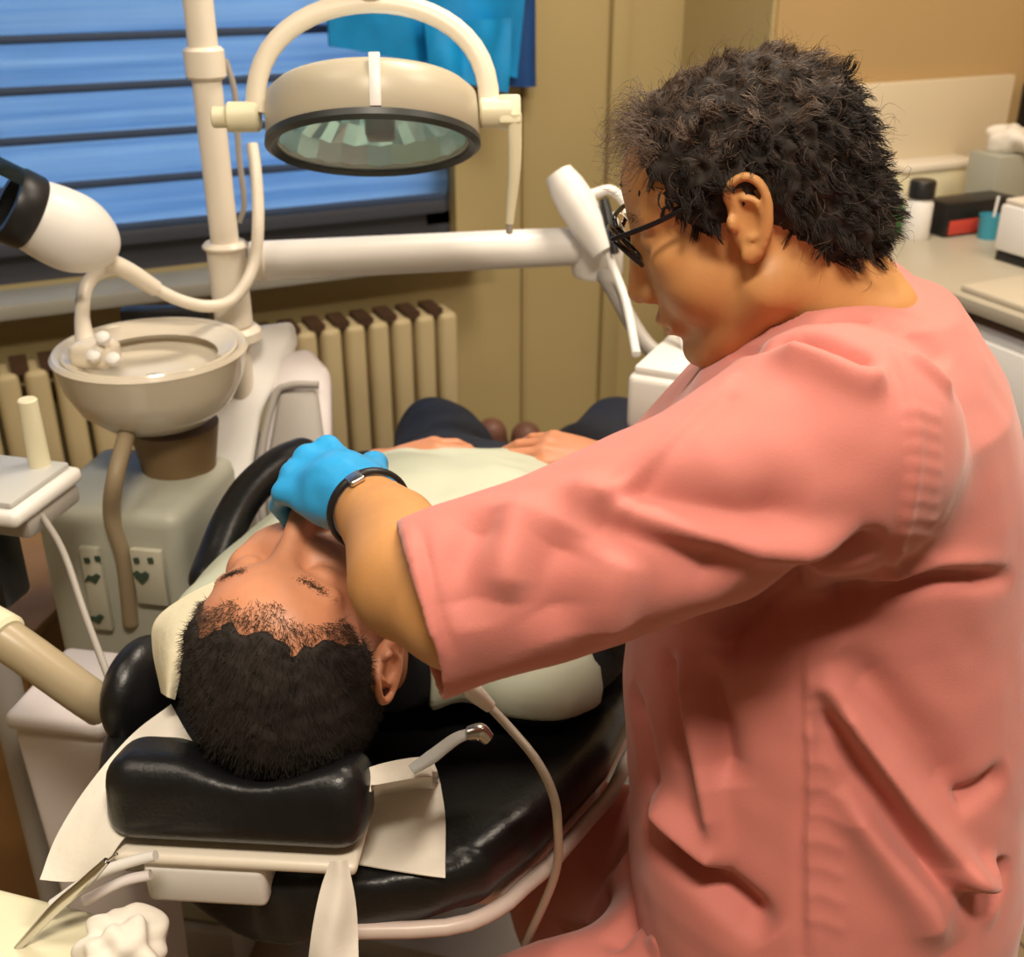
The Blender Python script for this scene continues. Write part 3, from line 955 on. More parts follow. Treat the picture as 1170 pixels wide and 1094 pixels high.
# ------------------------------------------------------------------ the dental chair (own axes: along the patient, across)
BA = math.radians(15)
O_P = L(-.190, .843, .925)                 # between the patient's ears
BV = L(math.sin(BA), math.cos(BA), 0)       # towards the feet
RV = L(math.cos(BA), -math.sin(BA), 0)      # patient's right
def C(a, c, z): return Vector((O_P.x, O_P.y, 0)) + BV * a + RV * c + Vector((0, 0, z))
NB, NR, NO = A(BV), A(RV), A(Vector((O_P.x, O_P.y, 0)))
OUT_A = [-.126, -.122, -.112, -.092, -.062, 0, .14, .3, .55, .8, 1.05, 1.3, 1.55, 1.62, 1.66]
OUT_W = [.0, .055, .105, .155, .193, .225, .262, .272, .262, .26, .25, .22, .19, .14, .0]
TOP_A = [-.13, .0, .2, .4, .6, .7, .8, 1.05, 1.25, 1.6]
TOP_Z = [.760, .758, .728, .672, .600, .575, .565, .540, .35, .08]
def ztop(a): return np.interp(a, TOP_A, TOP_Z)
def pad(a0, a1, th=.075, grow=0.0, dz=0.0, r=.03, dish=.035):
    def f(p):
        q = p - NO
        a = q @ NB; c = q @ NR; z = p[:, 2]
        w = np.interp(a, OUT_A, OUT_W) + grow
        zt = ztop(a) + dish * np.minimum((c / np.maximum(w, .1)) ** 2, 1.2) + dz
        dc = np.abs(c) - w
        dc = dc * np.where(a < -.06, .45, .95)
        da = np.maximum(a0 - a, a - a1)
        dz_ = np.maximum(z - zt, zt - th - z) * .95
        e = np.stack([np.maximum(dc, da) + r, dz_ + r], 1)
        return np.linalg.norm(np.maximum(e, 0), axis=1) + np.minimum(e.max(1), 0) - r
    return f
dch = thing('dental_chair', 'black leather reclining dental chair with a white shell, under the patient', 'dental chair', C(.75, 0, 0))
lo_, hi_ = [], []
def cbox(a0, a1, z0, z1, w=.33):
    pts = [C(a, c, 0) for a in (a0, a1) for c in (-w, w)]
    return Vector((min(p.x for p in pts), min(p.y for p in pts), z0)), Vector((max(p.x for p in pts), max(p.y for p in pts), z1))
body('backrest', pad(-.14, .58), *cbox(-.16, .6, .5, .9), .006, M_leather, dch)
body('seat', pad(.6, 1.04), *cbox(.58, 1.06, .45, .75), .008, M_leather, dch)
body('leg_rest', pad(1.06, 1.70), *cbox(1.0, 1.72, .25, .7), .008, M_leather, dch)
for sg_ in (-1,):
    bc0 = C(.05, .205 * sg_, .80)
    body('side_bolster', ell(bc0, (.060, .030, .056), frame(BV)), bc0 - Vector((.1,) * 3), bc0 + Vector((.1,) * 3), .005, M_leather, dch)
M_shell = mat('shell_plastic', (.62, .50, .45), .35)
body('shell', pad(-.03, .58, .03, -.012, -.075, .014), *cbox(-.18, .6, .45, .85), .005, M_shell, dch)
# rolled edge of the shell
ed = []
for a, wv in zip(np.linspace(-.1215, .5, 60), np.interp(np.linspace(-.1215, .5, 60), OUT_A, OUT_W)):
    ed.append(C(float(a), float(wv) + .004, float(ztop(a)) - .040))
tube('edge_trim', ed[::3], .0075, M_shell, dch, 12, 3)
rod('column', C(.8, 0, .06), C(.8, 0, .47), .10, M_grey, dch)
box('floor_plate', C(.8, 0, .03), (.75, .42, .06), M_grey, dch, frame(BV), .02)
box('lift_arm', C(.70, 0, .46), (.5, .16, .06), M_grey, dch, frame(BV), .02)
# armrest loop, patient's left
arm = [P(345, 520, 1.53), P(318, 532, 1.50), P(285, 562, 1.46), P(262, 600, 1.42), P(246, 640, 1.39), P(238, 662, 1.37)]
body('armrest', chain(spline(arm, 4), [.024] * 21), Vector(tuple(min(p[i] for p in arm) - .05 for i in range(3))), Vector(tuple(max(p[i] for p in arm) + .05 for i in range(3))), .005, M_leather, dch)
tube('armrest_bracket', [arm[-1] + Vector((0, 0, -.01)), arm[-1] + L(.0, .03, -.09), C(.42, -.27, .60)], .014, M_grey, dch)
tube('armrest_wire', [P(262, 655, 1.40), P(272, 606, 1.43), P(292, 564, 1.48), P(330, 545, 1.53)], .003, M_steel, dch, 8)

# headrest: cushion on a white plate and bracket
R4 = frame(L(math.cos(.07), -math.sin(.07), 0))
R5 = R4 @ Matrix.Rotation(-.24, 3, 'X')
hc = L(-.229, .750, .8395)
def HR(x, y, z): return hc + R4 @ Vector((x, y, z))
SPs = 1.04
SK = P(310, 775, .965)                      # middle of the patient's skull
cush = union([rbox(hc, (.111, .036, .0385), .025, R5), (ell(SK + BV * .012 + Vector((0, 0, .010)), (.088, .097, .104), frame(RV)), .02, '-')], .01)
body('headrest_cushion', cush, hc - Vector((.16,) * 3), hc + Vector((.16,) * 3), .0035, M_leather, dch, 3)
box('headrest_plate', HR(-.0, -.004, -.044), (.207, .075, .012), M_white, dch, R4, .005, 3)
box('headrest_bracket', HR(-.028, -.015, -.0715), (.105, .05, .044), M_white2, dch, R4, .007, 3)
box('headrest_slide', HR(-.028, .03, -.066), (.05, .13, .02), M_brown, dch, R4, .004)
box('bracket_clip', HR(-.03, -.012, -.0985), (.05, .03, .012), mat('red_brown', (.20, .06, .04), .5), dch, R4, .003)
rod('headrest_knob', HR(-.105, -.012, -.066), HR(-.083, -.012, -.066), .014, M_grey, dch)

# ------------------------------------------------------------------ paper on the headrest and back
def sheet(name, cols, m, par=None, th=.0012, sub=8, wob=.004, sc=22.0, seed=3, on=()):
    """cols: list of pixel/depth polylines (same length) -> lofted sheet"""
    c2 = [spline([P(*q) for q in col], sub) for col in cols]
    n = len(c2[0]); g = []
    for i in range(n):
        g.append(spline([c[i] for c in c2], sub))
    for r in g:
        for p in r:
            p += (CAM - p).normalized() * wob * noise.noise(p * sc + Vector((seed, 0, 0)))
    for ob in on:
        me = ob.data
        bv = BVHTree.FromPolygons([v.co.copy() for v in me.vertices], [list(p.vertices) for p in me.polygons])
        for r in g:
            for p in r:
                dr = (p - CAM).normalized(); hit = bv.ray_cast(CAM, dr)
                if hit[0] is not None and hit[3] < (p - CAM).length + .14:
                    q = hit[0] - dr * .006; p.x, p.y, p.z = q
    for _ in range(3):
        h = [[p.copy() for p in r] for r in g]
        for i in range(1, len(g) - 1):
            for k in range(1, len(g[0]) - 1):
                a = (h[i - 1][k] + h[i + 1][k] + h[i][k - 1] + h[i][k + 1]) / 4
                if (a - CAM).length < (h[i][k] - CAM).length + .002: g[i][k] = h[i][k].lerp(a, .6)
    return ribbon_grid(name, g, m, par, th)
BACKREST = bpy.data.objects['backrest']
def zd(px, py, z): return (px, py, (z - HCAM) / ray(px, py).z)
o = sheet('paper_cover', [
    [zd(196, 806, .845), zd(150, 842, .835), zd(102, 898, .822), zd(66, 955, .805), zd(46, 1006, .785)],
    [zd(214, 838, .85), zd(172, 872, .840), zd(124, 920, .825), zd(94, 968, .806), zd(76, 1008, .785)],
    [zd(236, 872, .84), zd(200, 905, .83), zd(150, 950, .815), zd(128, 978, .80), zd(112, 1004, .782)]], M_paper)
tagm(o, 'white paper cover draped over the chair back left of the headrest', 'paper cover')
o = sheet('paper_sheet', [
    [(400, 885, .955), (404, 930, .935), (404, 988, .915)],
    [(440, 872, .965), (446, 930, .945), (452, 996, .915)],
    [(478, 866, .975), (486, 925, .945), (490, 1002, .91)],
    [(494, 868, .985), (508, 925, .945), (509, 1004, .905)]], M_paper, seed=9, on=[BACKREST])
tagm(o, 'white paper sheet hanging right of the headrest cushion', 'paper')
o = sheet('paper_strip', [
    [(378, 985, .885), (366, 1020, .875), (358, 1060, .868), (352, 1110, .86)],
    [(388, 984, .88), (386, 1020, .868), (380, 1060, .858), (378, 1110, .85)],
    [(396, 983, .885), (404, 1020, .875), (408, 1060, .868), (410, 1110, .86)]], M_clearpaper, wob=.008, sc=34, seed=5)
tagm(o, 'crumpled thin white strip hanging below the headrest', 'paper')

# suction line lying over the patient's shoulder
sx = thing('suction_line', 'white suction handpiece with thin grey hose over the patient\'s shoulder', 'handpiece', P(640, 935, 1.03))
tube('handpiece', [P(512, 762, 1.015), P(535, 785, 1.02), P(560, 808, 1.03)], [.007, .0085, .0085, .006], M_white, sx, 16)
tube('hose', [P(558, 806, 1.03), P(585, 835, 1.02), P(612, 868, 1.0), P(630, 903, .985), P(637, 940, .985), P(634, 1000, 1.04), P(600, 1080, 1.12)], .0042, M_hose, sx, 10)
bc2 = thing('bib_clip', 'small metal clip with a white strap beside the patient\'s right ear', 'clip', P(520, 850, .97))
tube('strap', [P(470, 880, .955), P(492, 866, .96), P(520, 845, .965), P(538, 838, .97)], [.006, .008, .007, .006], mat('strap_white', (.5, .5, .48), .5), bc2, 12, 8, (.4, 1))
tube('clip', [P(534, 839, .967), P(548, 837, .968), P(558, 845, .97)], [.006, .008, .006], M_steel, bc2, 12)

# foreground trolley with instruments
tz = P(70, 1050, .95).z
tw = thing('instrument_trolley', 'cream topped trolley at the bottom left corner of the photo', 'trolley', Vector((P(40, 1090, .95).x, P(40, 1090, .95).y, 0)))
tcn2 = PZ(38, 1072, tz)
RTr = frame(L(.96, -.28, 0))
box('top', tcn2 + Vector((0, 0, -.014)) + L(-.075, -.05, 0), (.29, .22, .028), M_cream, tw, RTr, .010, 3)
box('cabinet', Vector((tcn2.x, tcn2.y, (tz - .03) / 2 + .03)) + L(-.075, -.05, 0), (.27, .20, tz - .09), M_cream, tw, RTr, .006)
for sx_, sy_ in ((-.11, -.08), (.11, -.08), (-.11, .08), (.11, .08)):
    cpos = Vector((tcn2.x, tcn2.y, 0)) + L(-.075, -.05, 0) + RTr @ Vector((sx_, sy_, .03))
    lathe('caster', [(0, -.01), (.028, -.01), (.03, -.006), (.03, .006), (.028, .01), (0, .01)], cpos, M_dark, tw, RTr.col[1], 20)
tw_t = thing('steel_instrument', 'slim steel hand instrument leaning over the trolley edge', 'instrument', P(40, 1070, .93))
tube('shaft', [P(18, 1086, .925), P(60, 1042, .915), P(98, 1008, .905), P(122, 984, .90)], [.003, .0045, .005, .0045, .003], M_steel, tw_t, 12)
rod('tip', P(120, 986, .90), P(134, 976, .898), .0012, M_steel, tw_t)
tagm(tube('white_hose', [P(60, 1034, .935), P(110, 1000, .93), P(150, 985, .925), P(178, 978, .92)], .0045, M_white2, None, 12), 'upper of two white tubes running from the trolley to the headrest', 'tube')
tagm(tube('white_hose', [P(96, 1030, .93), P(140, 1008, .93), P(172, 1000, .93)], .0045, M_lilac, None, 12), 'lower, shorter of two pale tubes beside the headrest bracket', 'tube')
bm = bmesh.new(); bmesh.ops.create_icosphere(bm, subdivisions=5, radius=.034)
cc_ = PZ(140, 1084, tz + .022)
for v in bm.verts:
    v.co.z *= .7; v.co += v.co.normalized() * .012 * noise.noise(v.co * 60); v.co += cc_
tagm(from_bm('gauze_bunch', bm, M_paper), 'bunched white gauze on the corner of the cream trolley', 'gauze')
# ------------------------------------------------------------------ people
M_skin = mat('skin_tan', (.56, .275, .10), .5, .07, 30, .06, 400, sss=.12)
M_skin2 = mat('skin_warm', (.58, .25, .135), .45, .09, 25, .06, 400, sss=.12)
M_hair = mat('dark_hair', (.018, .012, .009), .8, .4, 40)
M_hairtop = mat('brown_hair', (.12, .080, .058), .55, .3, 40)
M_hair2 = mat('short_dark_hair', (.020, .014, .011), .85, .4, 40)
M_scrub = mat('pink_scrub_cotton', (.56, .18, .15), .75, .05, 5, .10, 700, sheen=.25)
M_glove = mat('blue_nitrile', (.03, .34, .72), .38, .08, 14, .12, 90)
M_bib = mat('pale_green_drape', (.55, .58, .46), .8, .05, 9, .15, 80)
M_shirt = mat('black_shirt', (.008, .009, .012), .8, .2, 20, .15, 200)
M_trouser = mat('navy_trousers', (.010, .014, .028), .75, .25, 12, .2, 120)
M_shoe = mat('brown_shoe', (.20, .09, .06), .5, .2, 12)
M_eye = mat('eye_white', (.75, .72, .68), .15)
M_iris = mat('iris', (.05, .025, .012), .15)
M_lip = mat('lips', (.42, .14, .09), .45)
M_black = mat('black_acetate', (.006, .006, .008), .2)
M_lens = mat('spectacle_glass', (1, 1, 1), .02, trans=1.0, ior=1.1)

class Head:
    def __init__(s, O, f, u, sc):
        s.O = O; s.f = f.normalized(); s.u = (u - s.f * u.dot(s.f)).normalized(); s.s = s.u.cross(s.f); s.sc = sc
        s.M = np.array([tuple(s.f), tuple(s.s), tuple(s.u)], dtype=np.float32).T
        s.R = Matrix((s.f, s.s, s.u)).transposed()
    def w(s, f, l, u): return s.O + (s.f * f + s.s * l + s.u * u) * s.sc
    def loc(s, p): return ((np.asarray(p) - np.array(tuple(s.O))) @ s.M) / s.sc
    def wrap(s, fn): return bounded(lambda p: fn((((p - A(s.O)) @ s.M) / s.sc).astype(np.float32)) * s.sc, s.O, .17)

def ell_(c, r, R=None): return ell(c, r, R)
def rotM(ang, axis): return Matrix.Rotation(ang, 3, axis)

def ear_parts(sg):
    R = rotM(-.22, 'Y') @ rotM(0, 'Z')
    c = Vector((-.012, sg * .080, .003))
    pts = lambda l: [Vector((c.x + R.col[0].x * x + R.col[2].x * z, c.y + sg * o, c.z + R.col[0].z * x + R.col[2].z * z)) for x, z, o in l]
    helix = pts([(.011, .008, -.002), (.0135, .020, .002), (.008, .029, .005), (-.003, .032, .007), (-.012, .025, .008), (-.0155, .012, .008), (-.014, -.004, .007), (-.009, -.018, .005), (-.003, -.027, .003)])
    anti = pts([(.002, .016, .004), (-.007, .012, .006), (-.0105, .0, .006), (-.007, -.012, .005), (.001, -.016, .004)])
    lobe = pts([(.003, -.028, .002)])[0]
    trag = pts([(.013, -.002, .003)])[0]
    return [
        (ell_(c + Vector((0, -sg * .004, 0)), (.0160, .0085, .032), R), .006),
        (ell_(c + Vector((.003, sg * .010, -.002)), (.0105, .0095, .0225), R), .004, '-'),
        (chain(spline(helix, 4), list(np.linspace(.0036, .0040, 33))), .003),
        (chain(spline(anti, 4), [.0028] * 17), .003),
        (ell_(lobe, (.008, .0045, .008)), .004),
        (ell_(trag, (.0045, .0045, .007)), .003),
    ]

def head_local(full=0.0, mouth=0.0):
    """a head in its own axes (forward, left, up) from between the ears, metres; full = fleshier jaw"""
    V = Vector
    p = [
        ell_(V((-.011, 0, .041)), (.087, .075, .063)),
        (ell_(V((.024, 0, .038)), (.059, .062, .052)), .02),
        (ell_(V((-.046, 0, .010)), (.055, .062, .06)), .03),
        (ell_(V((.042, 0, -.03)), (.050, .056 + full * .6, .068)), .02),
        (rc(V((.0, .047 + full, -.058)), V((.066, .018, -.102)), .016 + full, .015), .02),
        (rc(V((.0, -.047 - full, -.058)), V((.066, -.018, -.102)), .016 + full, .015), .02),
        (ell_(V((.072, 0, -.103)), (.021, .022, .017)), .014),
        (ell_(V((.046, .034, -.032)), (.034, .027 + full, .038)), .015),
        (ell_(V((.046, -.034, -.032)), (.034, .027 + full, .038)), .015),
        (ell_(V((.056, .044, -.006)), (.020, .016, .013)), .015),
        (ell_(V((.056, -.044, -.006)), (.020, .016, .013)), .015),
        (ell_(V((.030, 0, -.092)), (.046, .042, .022 + full)), .02),
        (ell_(V((.090, .032, .009)), (.018, .020, .0125)), .010, '-'),
        (ell_(V((.090, -.032, .009)), (.018, .020, .0125)), .010, '-'),
        (rc(V((.076, .012, .027)), V((.064, .046, .026)), .0085, .007), .012),
        (rc(V((.076, -.012, .027)), V((.064, -.046, .026)), .0085, .007), .012),
        (ell_(V((.0675, .032, .009)), (.0135, .0155, .0125)), .003),
        (ell_(V((.0675, -.032, .009)), (.0135, .0155, .0125)), .003),
        (chain([V((.080, 0, .02)), V((.093, 0, -.007)), V((.105, 0, -.034))], [.0085, .009, .0115]), .010),
        (ell_(V((.094, .0125, -.039)), (.011, .0075, .008)), .006),
        (ell_(V((.094, -.0125, -.039)), (.011, .0075, .008)), .006),
        (ell_(V((.100, .0062, -.0455)), (.006, .0036, .004)), .003, '-'),
        (ell_(V((.100, -.0062, -.0455)), (.006, .0036, .004)), .003, '-'),
        (ell_(V((.080, 0, -.066)), (.020, .026, .018)), .012),
        (chain([V((.088, .021, -.069)), V((.0985, .006, -.0645)), V((.0985, -.006, -.0645)), V((.088, -.021, -.069))], [.003, .0048, .0048, .003]), .005),
        (chain([V((.087, .019, -.072 - mouth)), V((.0955, 0, -.0765 - mouth)), V((.087, -.019, -.072 - mouth))], [.003, .0055, .003]), .005),
        (chain([V((.091, .022, -.0695 - mouth * .5)), V((.104, 0, -.0705 - mouth * .5)), V((.091, -.022, -.0695 - mouth * .5))], [.0012 + mouth * .3, .0022 + mouth * .5, .0012 + mouth * .3]), .003, '-'),
    ]
    for sg in (1, -1): p += ear_parts(sg)
    return union(p, .015)

def strands(name, roots, dirs, length, width, m, parent, curl=0.0, grav=0.0, seg=5, seed=1, freq=60.0, bend=None, locks=0):
    """many fine tapering hairs as one mesh"""
    rng = np.random.default_rng(seed)
    n = len(roots)
    L_ = length * rng.uniform(.55, 1.25, n)
    t1 = np.cross(dirs, rng.normal(size=(n, 3))); t1 /= np.linalg.norm(t1, axis=1, keepdims=True) + 1e-9
    t2 = np.cross(dirs, t1)
    ph = rng.uniform(0, 6.28, n); fr = freq * rng.uniform(.7, 1.3, n)
    if locks:
        # neighbouring hairs share one wave, so they read as locks
        sd = rng.choice(n, locks, replace=False)
        near = np.concatenate([np.argmin(((c[:, None] - roots[sd][None]) ** 2).sum(2), 1) for c in np.array_split(roots, max(1, n // 800))])
        ph = ph[sd][near] + rng.normal(size=n) * .25; fr = fr[sd][near]; L_ = L_[sd][near] * rng.uniform(.8, 1.1, n)
        dirs = dirs[sd][near] * .8 + dirs * .2; dirs /= np.linalg.norm(dirs, axis=1, keepdims=True)
        t1 = t1[sd][near]; t1 = t1 - dirs * (t1 * dirs).sum(1, keepdims=True); t1 /= np.linalg.norm(t1, axis=1, keepdims=True) + 1e-9
        t2 = np.cross(dirs, t1)
        pull = roots[sd][near] - roots
    rows = []
    g = np.array([0, 0, -1.0])
    for k in range(seg + 1):
        t = k / seg
        s = (L_ * t)[:, None]
        pos = roots + dirs * s
        if locks: pos = pos + pull * (.75 * t * t)
        if bend is not None: pos = pos + bend * (s * t * .8)
        pos = pos + g * (grav * s * t)
        a = ph + fr * s[:, 0]
        pos = pos + (t1 * np.cos(a)[:, None] + t2 * np.sin(a)[:, None] - (t1 * np.cos(ph)[:, None] + t2 * np.sin(ph)[:, None])) * (curl * L_ * min(1, t * 1.5))[:, None]
        wv = width * (1 - .75 * t)
        ring = [pos + (t1 * math.cos(x) + t2 * math.sin(x)) * wv for x in (0, 2.094, 4.188)]
        rows.append(ring)
    v = np.stack([np.stack(r, 1) for r in rows], 1)           # n, seg+1, 3, 3
    verts = v.reshape(-1, 3)
    base = (np.arange(n) * (seg + 1) * 3)[:, None]
    f = []
    for k in range(seg):
        for j in range(3):
            j2 = (j + 1) % 3
            f.append(np.stack([k * 3 + j, k * 3 + j2, (k + 1) * 3 + j2, (k + 1) * 3 + j]) [None] + base)
    return link(name, np_mesh(name, verts, np.concatenate(f)), m, parent)

# ------------------------------------------------------------------ hands
def hand_parts(W, x, n, thumb_sign, curl, tcurl=0.3, s=1.0, spread=1.0):
    """W wrist, x along the palm, n out of the back of the hand; curl: per-finger list of 3 bends (radians)"""
    x = x.normalized(); n = (n - x * n.dot(x)).normalized(); y = n.cross(x) * thumb_sign
    def w(a, b, c): return W + (x * a + y * b + n * c) * s
    mcp = [(.090, .027, .000), (.094, .006, .003), (.089, -.015, .001), (.081, -.033, -.003)]
    ln = [(.043, .026, .021), (.047, .030, .022), (.044, .028, .021), (.034, .021, .019)]
    rr = [(.0098, .0088, .0078, .0066), (.0100, .009, .008, .0068), (.0095, .0086, .0076, .0064), (.0085, .0076, .0067, .0058)]
    pr = []
    cm = [(.018, .018, 0), (.018, .006, .001), (.018, -.006, 0), (.018, -.016, -.002)]
    for (a, b) in zip(cm, mcp): pr.append((rc(w(*a), w(*b), .0145 * s, .0112 * s), .012 * s))
    pr.append((ell(w(.045, -.002, -.006), (.044 * s, .037 * s, .014 * s), Matrix((x, y, n)).transposed()), .012 * s))
    pr.append((ell(w(.035, .022, -.012), (.030 * s, .016 * s, .014 * s), Matrix((x, y, n)).transposed()), .012 * s))
    fan = [.14, .03, -.08, -.20]
    tips = []
    for i in range(4):
        p = w(*mcp[i]); ang = 0.0
        lat = (x * math.cos(fan[i] * spread) + y * math.sin(fan[i] * spread)).normalized()
        for k in range(3):
            ang += curl[i][k]
            d = lat * math.cos(ang) - n * math.sin(ang)
            q = p + d * ln[i][k] * s
            pr.append((rc(p, q, rr[i][k] * s, rr[i][k + 1] * s), (.006 if k == 0 else .002) * s))
            p = q
        tips.append(p)
    t0, t1 = w(.022, .026, -.010), w(.052, .050, -.020)
    d2 = (x * math.cos(.5) + y * .35 - n * (.25 + tcurl)).normalized(); t2 = t1 + d2 * .031 * s
    d3 = (x * .8 - y * .1 - n * (.35 + tcurl)).normalized(); t3 = t2 + d3 * .026 * s
    pr += [(rc(t0, t1, .0145 * s, .0115 * s), .010 * s), (rc(t1, t2, .0108 * s, .0098 * s), .003 * s), (rc(t2, t3, .0098 * s, .0078 * s), .003 * s)]
    return pr, tips

def bounds(pts, m):
    return Vector(tuple(min(p[i] for p in pts) - m for i in range(3))), Vector(tuple(max(p[i] for p in pts) + m for i in range(3)))

# ================================================================== the dentist
den = thing('person', 'dentist in a pink scrub suit, glasses and blue gloves leaning over the patient', 'person', L(.29, .80, 0))
den.name = 'person'
a_, q_ = math.radians(12), math.radians(27)
f_ = D(-math.cos(a_) * math.cos(q_), math.sin(a_) * math.cos(q_), -math.sin(q_))
u_ = D(-math.cos(a_) * math.sin(q_), math.sin(a_) * math.sin(q_), math.cos(q_))
DH = Head(Vector((0, 0, 0)), f_, u_, .98)
DH.O = P(841, 258, .86) - DH.s * .075 * .98
dhead = DH.wrap(head_local(.007))
F_ = D(-math.cos(.26), math.sin(.26), 0); LF_ = D(-math.sin(.26), -math.cos(.26), 0)
S_L, E_L, W_L = P(957, 500, .80), P(528, 692, .775), P(414, 574, .93)
S_R, E_R, W_R = P(962, 385, 1.09), P(700, 618, 1.13), L(-.035, .985, .950)
C7 = P(1000, 352, .945)
def tl(z, lat, fwd, rF, rL):
    c = L(lat, fwd, z); return (z, c.x, c.y, rF, rL)
TOR = [tl(.46, .30, .80, .16, .19), tl(.60, .297, .80, .172, .195), tl(.75, .290, .82, .176, .195), tl(.88, .285, .86, .180, .185),
       tl(1.0, .282, .885, .170, .175), tl(1.10, .280, .892, .150, .17), tl(1.16, .284, .888, .125, .160), tl(1.20, .292, .895, .090, .120), tl(1.225, .296, .90, .066, .085)]
torso = slices(TOR, F_, LF_, 2.3)
TOR2 = [(z, x, y, a - .045, max(b - .055, .03)) for z, x, y, a, b in TOR]
core = slices(TOR2, F_, LF_, 2.2)
HIP_L, KN_L, AN_L = L(.25, .745, .60), L(-.14, .70, .50), L(-.20, .76, .10)
HIP_R, KN_R, AN_R = L(.27, .90, .565), L(.055, 1.0, .535), L(.14, 1.03, .10)

hand_dir = D(-.66, .70, .06)
hand_n = D(-.25, -.25, .93)
curlL = [(.62, .70, .35), (.70, .75, .40), (.80, .80, .45), (.85, .85, .5)]
hL, tipsL = hand_parts(W_L, hand_dir, hand_n, -1, curlL, .4, .90)
curlR = [(.5, .7, .4), (.6, .8, .4), (.8, .9, .5), (.9, .9, .5)]
hR, tipsR = hand_parts(W_R, D(-.9, -.28, .30), D(.05, .35, .93), 1, curlR, .4, .98)
armL = [(chain([S_L, S_L.lerp(E_L, .5), E_L], [.048, .040, .041]), .02),
        (chain([E_L, E_L.lerp(W_L, .3) + D(-.012, -.006, -.004), E_L.lerp(W_L, .65), W_L], [.041, .046, .037, .0275]), .02)]
armR = [(chain([S_R, E_R], [.055, .043]), .02), (chain([E_R, E_R.lerp(W_R, .3), W_R], [.043, .042, .027]), .02)]
neck = chain([DH.w(-.012, 0, -.02), DH.w(-.012, 0, -.02).lerp(C7, .5) + D(-.01, 0, -.004), C7 + D(-.012, 0, -.03)], [.055, .058, .060])
shrinkL = bounded(union(hL, .004), W_L.lerp(tipsL[1], .5), .12); shrinkR = bounded(union(hR, .004), W_R.lerp(tipsR[1], .5), .12)
dbody = union([dhead, (neck, .03), (core, .02)] + armL + armR +
              [((lambda p: shrinkL(p) + .0015), .008), ((lambda p: shrinkR(p) + .0015), .008),
               (chain([HIP_L, KN_L, AN_L], [.08, .055, .04]), .02), (chain([HIP_R, KN_R, AN_R], [.08, .055, .04]), .02)], .01)
allp = [DH.w(-.1, 0, 0), DH.w(0, 0, .15), DH.w(.13, 0, -.1), W_L, W_R, KN_L, KN_R, AN_L, AN_R, HIP_L, HIP_R, L(.48, .6, .9), L(.3, 1.09, .9)] + tipsL + tipsR
lo, hi = bounds(allp, .10)
hD = FINE * .9
body('body', dbody, lo, hi, hD, M_skin, den, 1)

# --- scrub top
def offs(fn, d): return lambda p: fn(p) - d
cut_n = (E_L - S_L).normalized()
cuffa, cuffb = P(452, 592, .80), P(490, 762, .775)
cdir = (cuffb - cuffa).normalized()
cn = cdir.cross((cuffa - CAM).normalized()).normalized()
if cn.dot(E_L - S_L) < 0: cn = -cn
cn = (cn + D(0, -.05, 0)).normalized()
cuffc = (cuffa + cuffb) / 2
slv_end = E_L + (E_L - S_L).normalized() * .09
sleeveL = chain([S_L + D(-.005, .01, -.012), S_L.lerp(E_L, .35) + D(0, 0, -.008), S_L.lerp(E_L, .75) + D(0, .005, -.003), E_L + D(.0, .008, .004), slv_end + D(.01, .014, .010)], [.085, .073, .066, .064, .063])
hollowL = chain([E_L.lerp(S_L, .18) + D(.0, .007, .002), E_L + D(.0, .008, .004), slv_end + D(.01, .014, .010), slv_end + (slv_end - E_L)], [.042, .0565, .0565, .0565])
sleeveR = chain([S_R, S_R.lerp(E_R, .5), E_R, E_R.lerp(W_R, .35)], [.082, .074, .066, .060])
neck_hole = chain([C7 + D(-.035, .0, -.05), DH.w(-.012, 0, -.02).lerp(C7, .35), DH.w(.0, 0, .02)], [.058, .064, .075])
top = union([torso, (sleeveR, .045), (sleeveL, .014),
             (chain([C7 + D(-.02, 0, -.045), S_L + D(.01, .02, -.02)], [.052, .084]), .03),
             (chain([C7 + D(-.02, 0, -.045), S_R + D(.01, -.02, -.02)], [.052, .08]), .03),
             ((lambda p, f=half(cuffc, cn): -f(p)), .002, '*') if False else (half(cuffc + cn * 0.0, cn) if False else neck_hole, .004, '-'),
             ], .01)
def scrub(p):
    d = top(p)
    # cuff cut of the near sleeve, only near the elbow
    q = np.linalg.norm(p - A(cuffc), axis=1)
    near = (q < .15)
    cut = (p - A(cuffc)) @ A(cn)
    d = np.where(near, smax(d, cut, .003), d)
    d = np.where(near, smax(d, -hollowL(p), .003), d)
    cutR = (p - A(E_R.lerp(W_R, .33))) @ A((W_R - E_R).normalized())
    dR = np.linalg.norm(p - A(E_R.lerp(W_R, .33)), axis=1)
    d = np.where(dR < .11, smax(d, cutR, .003), d)
    # hem over the lap
    hem = .585 - p[:, 2]
    return smax(d, hem, .006)
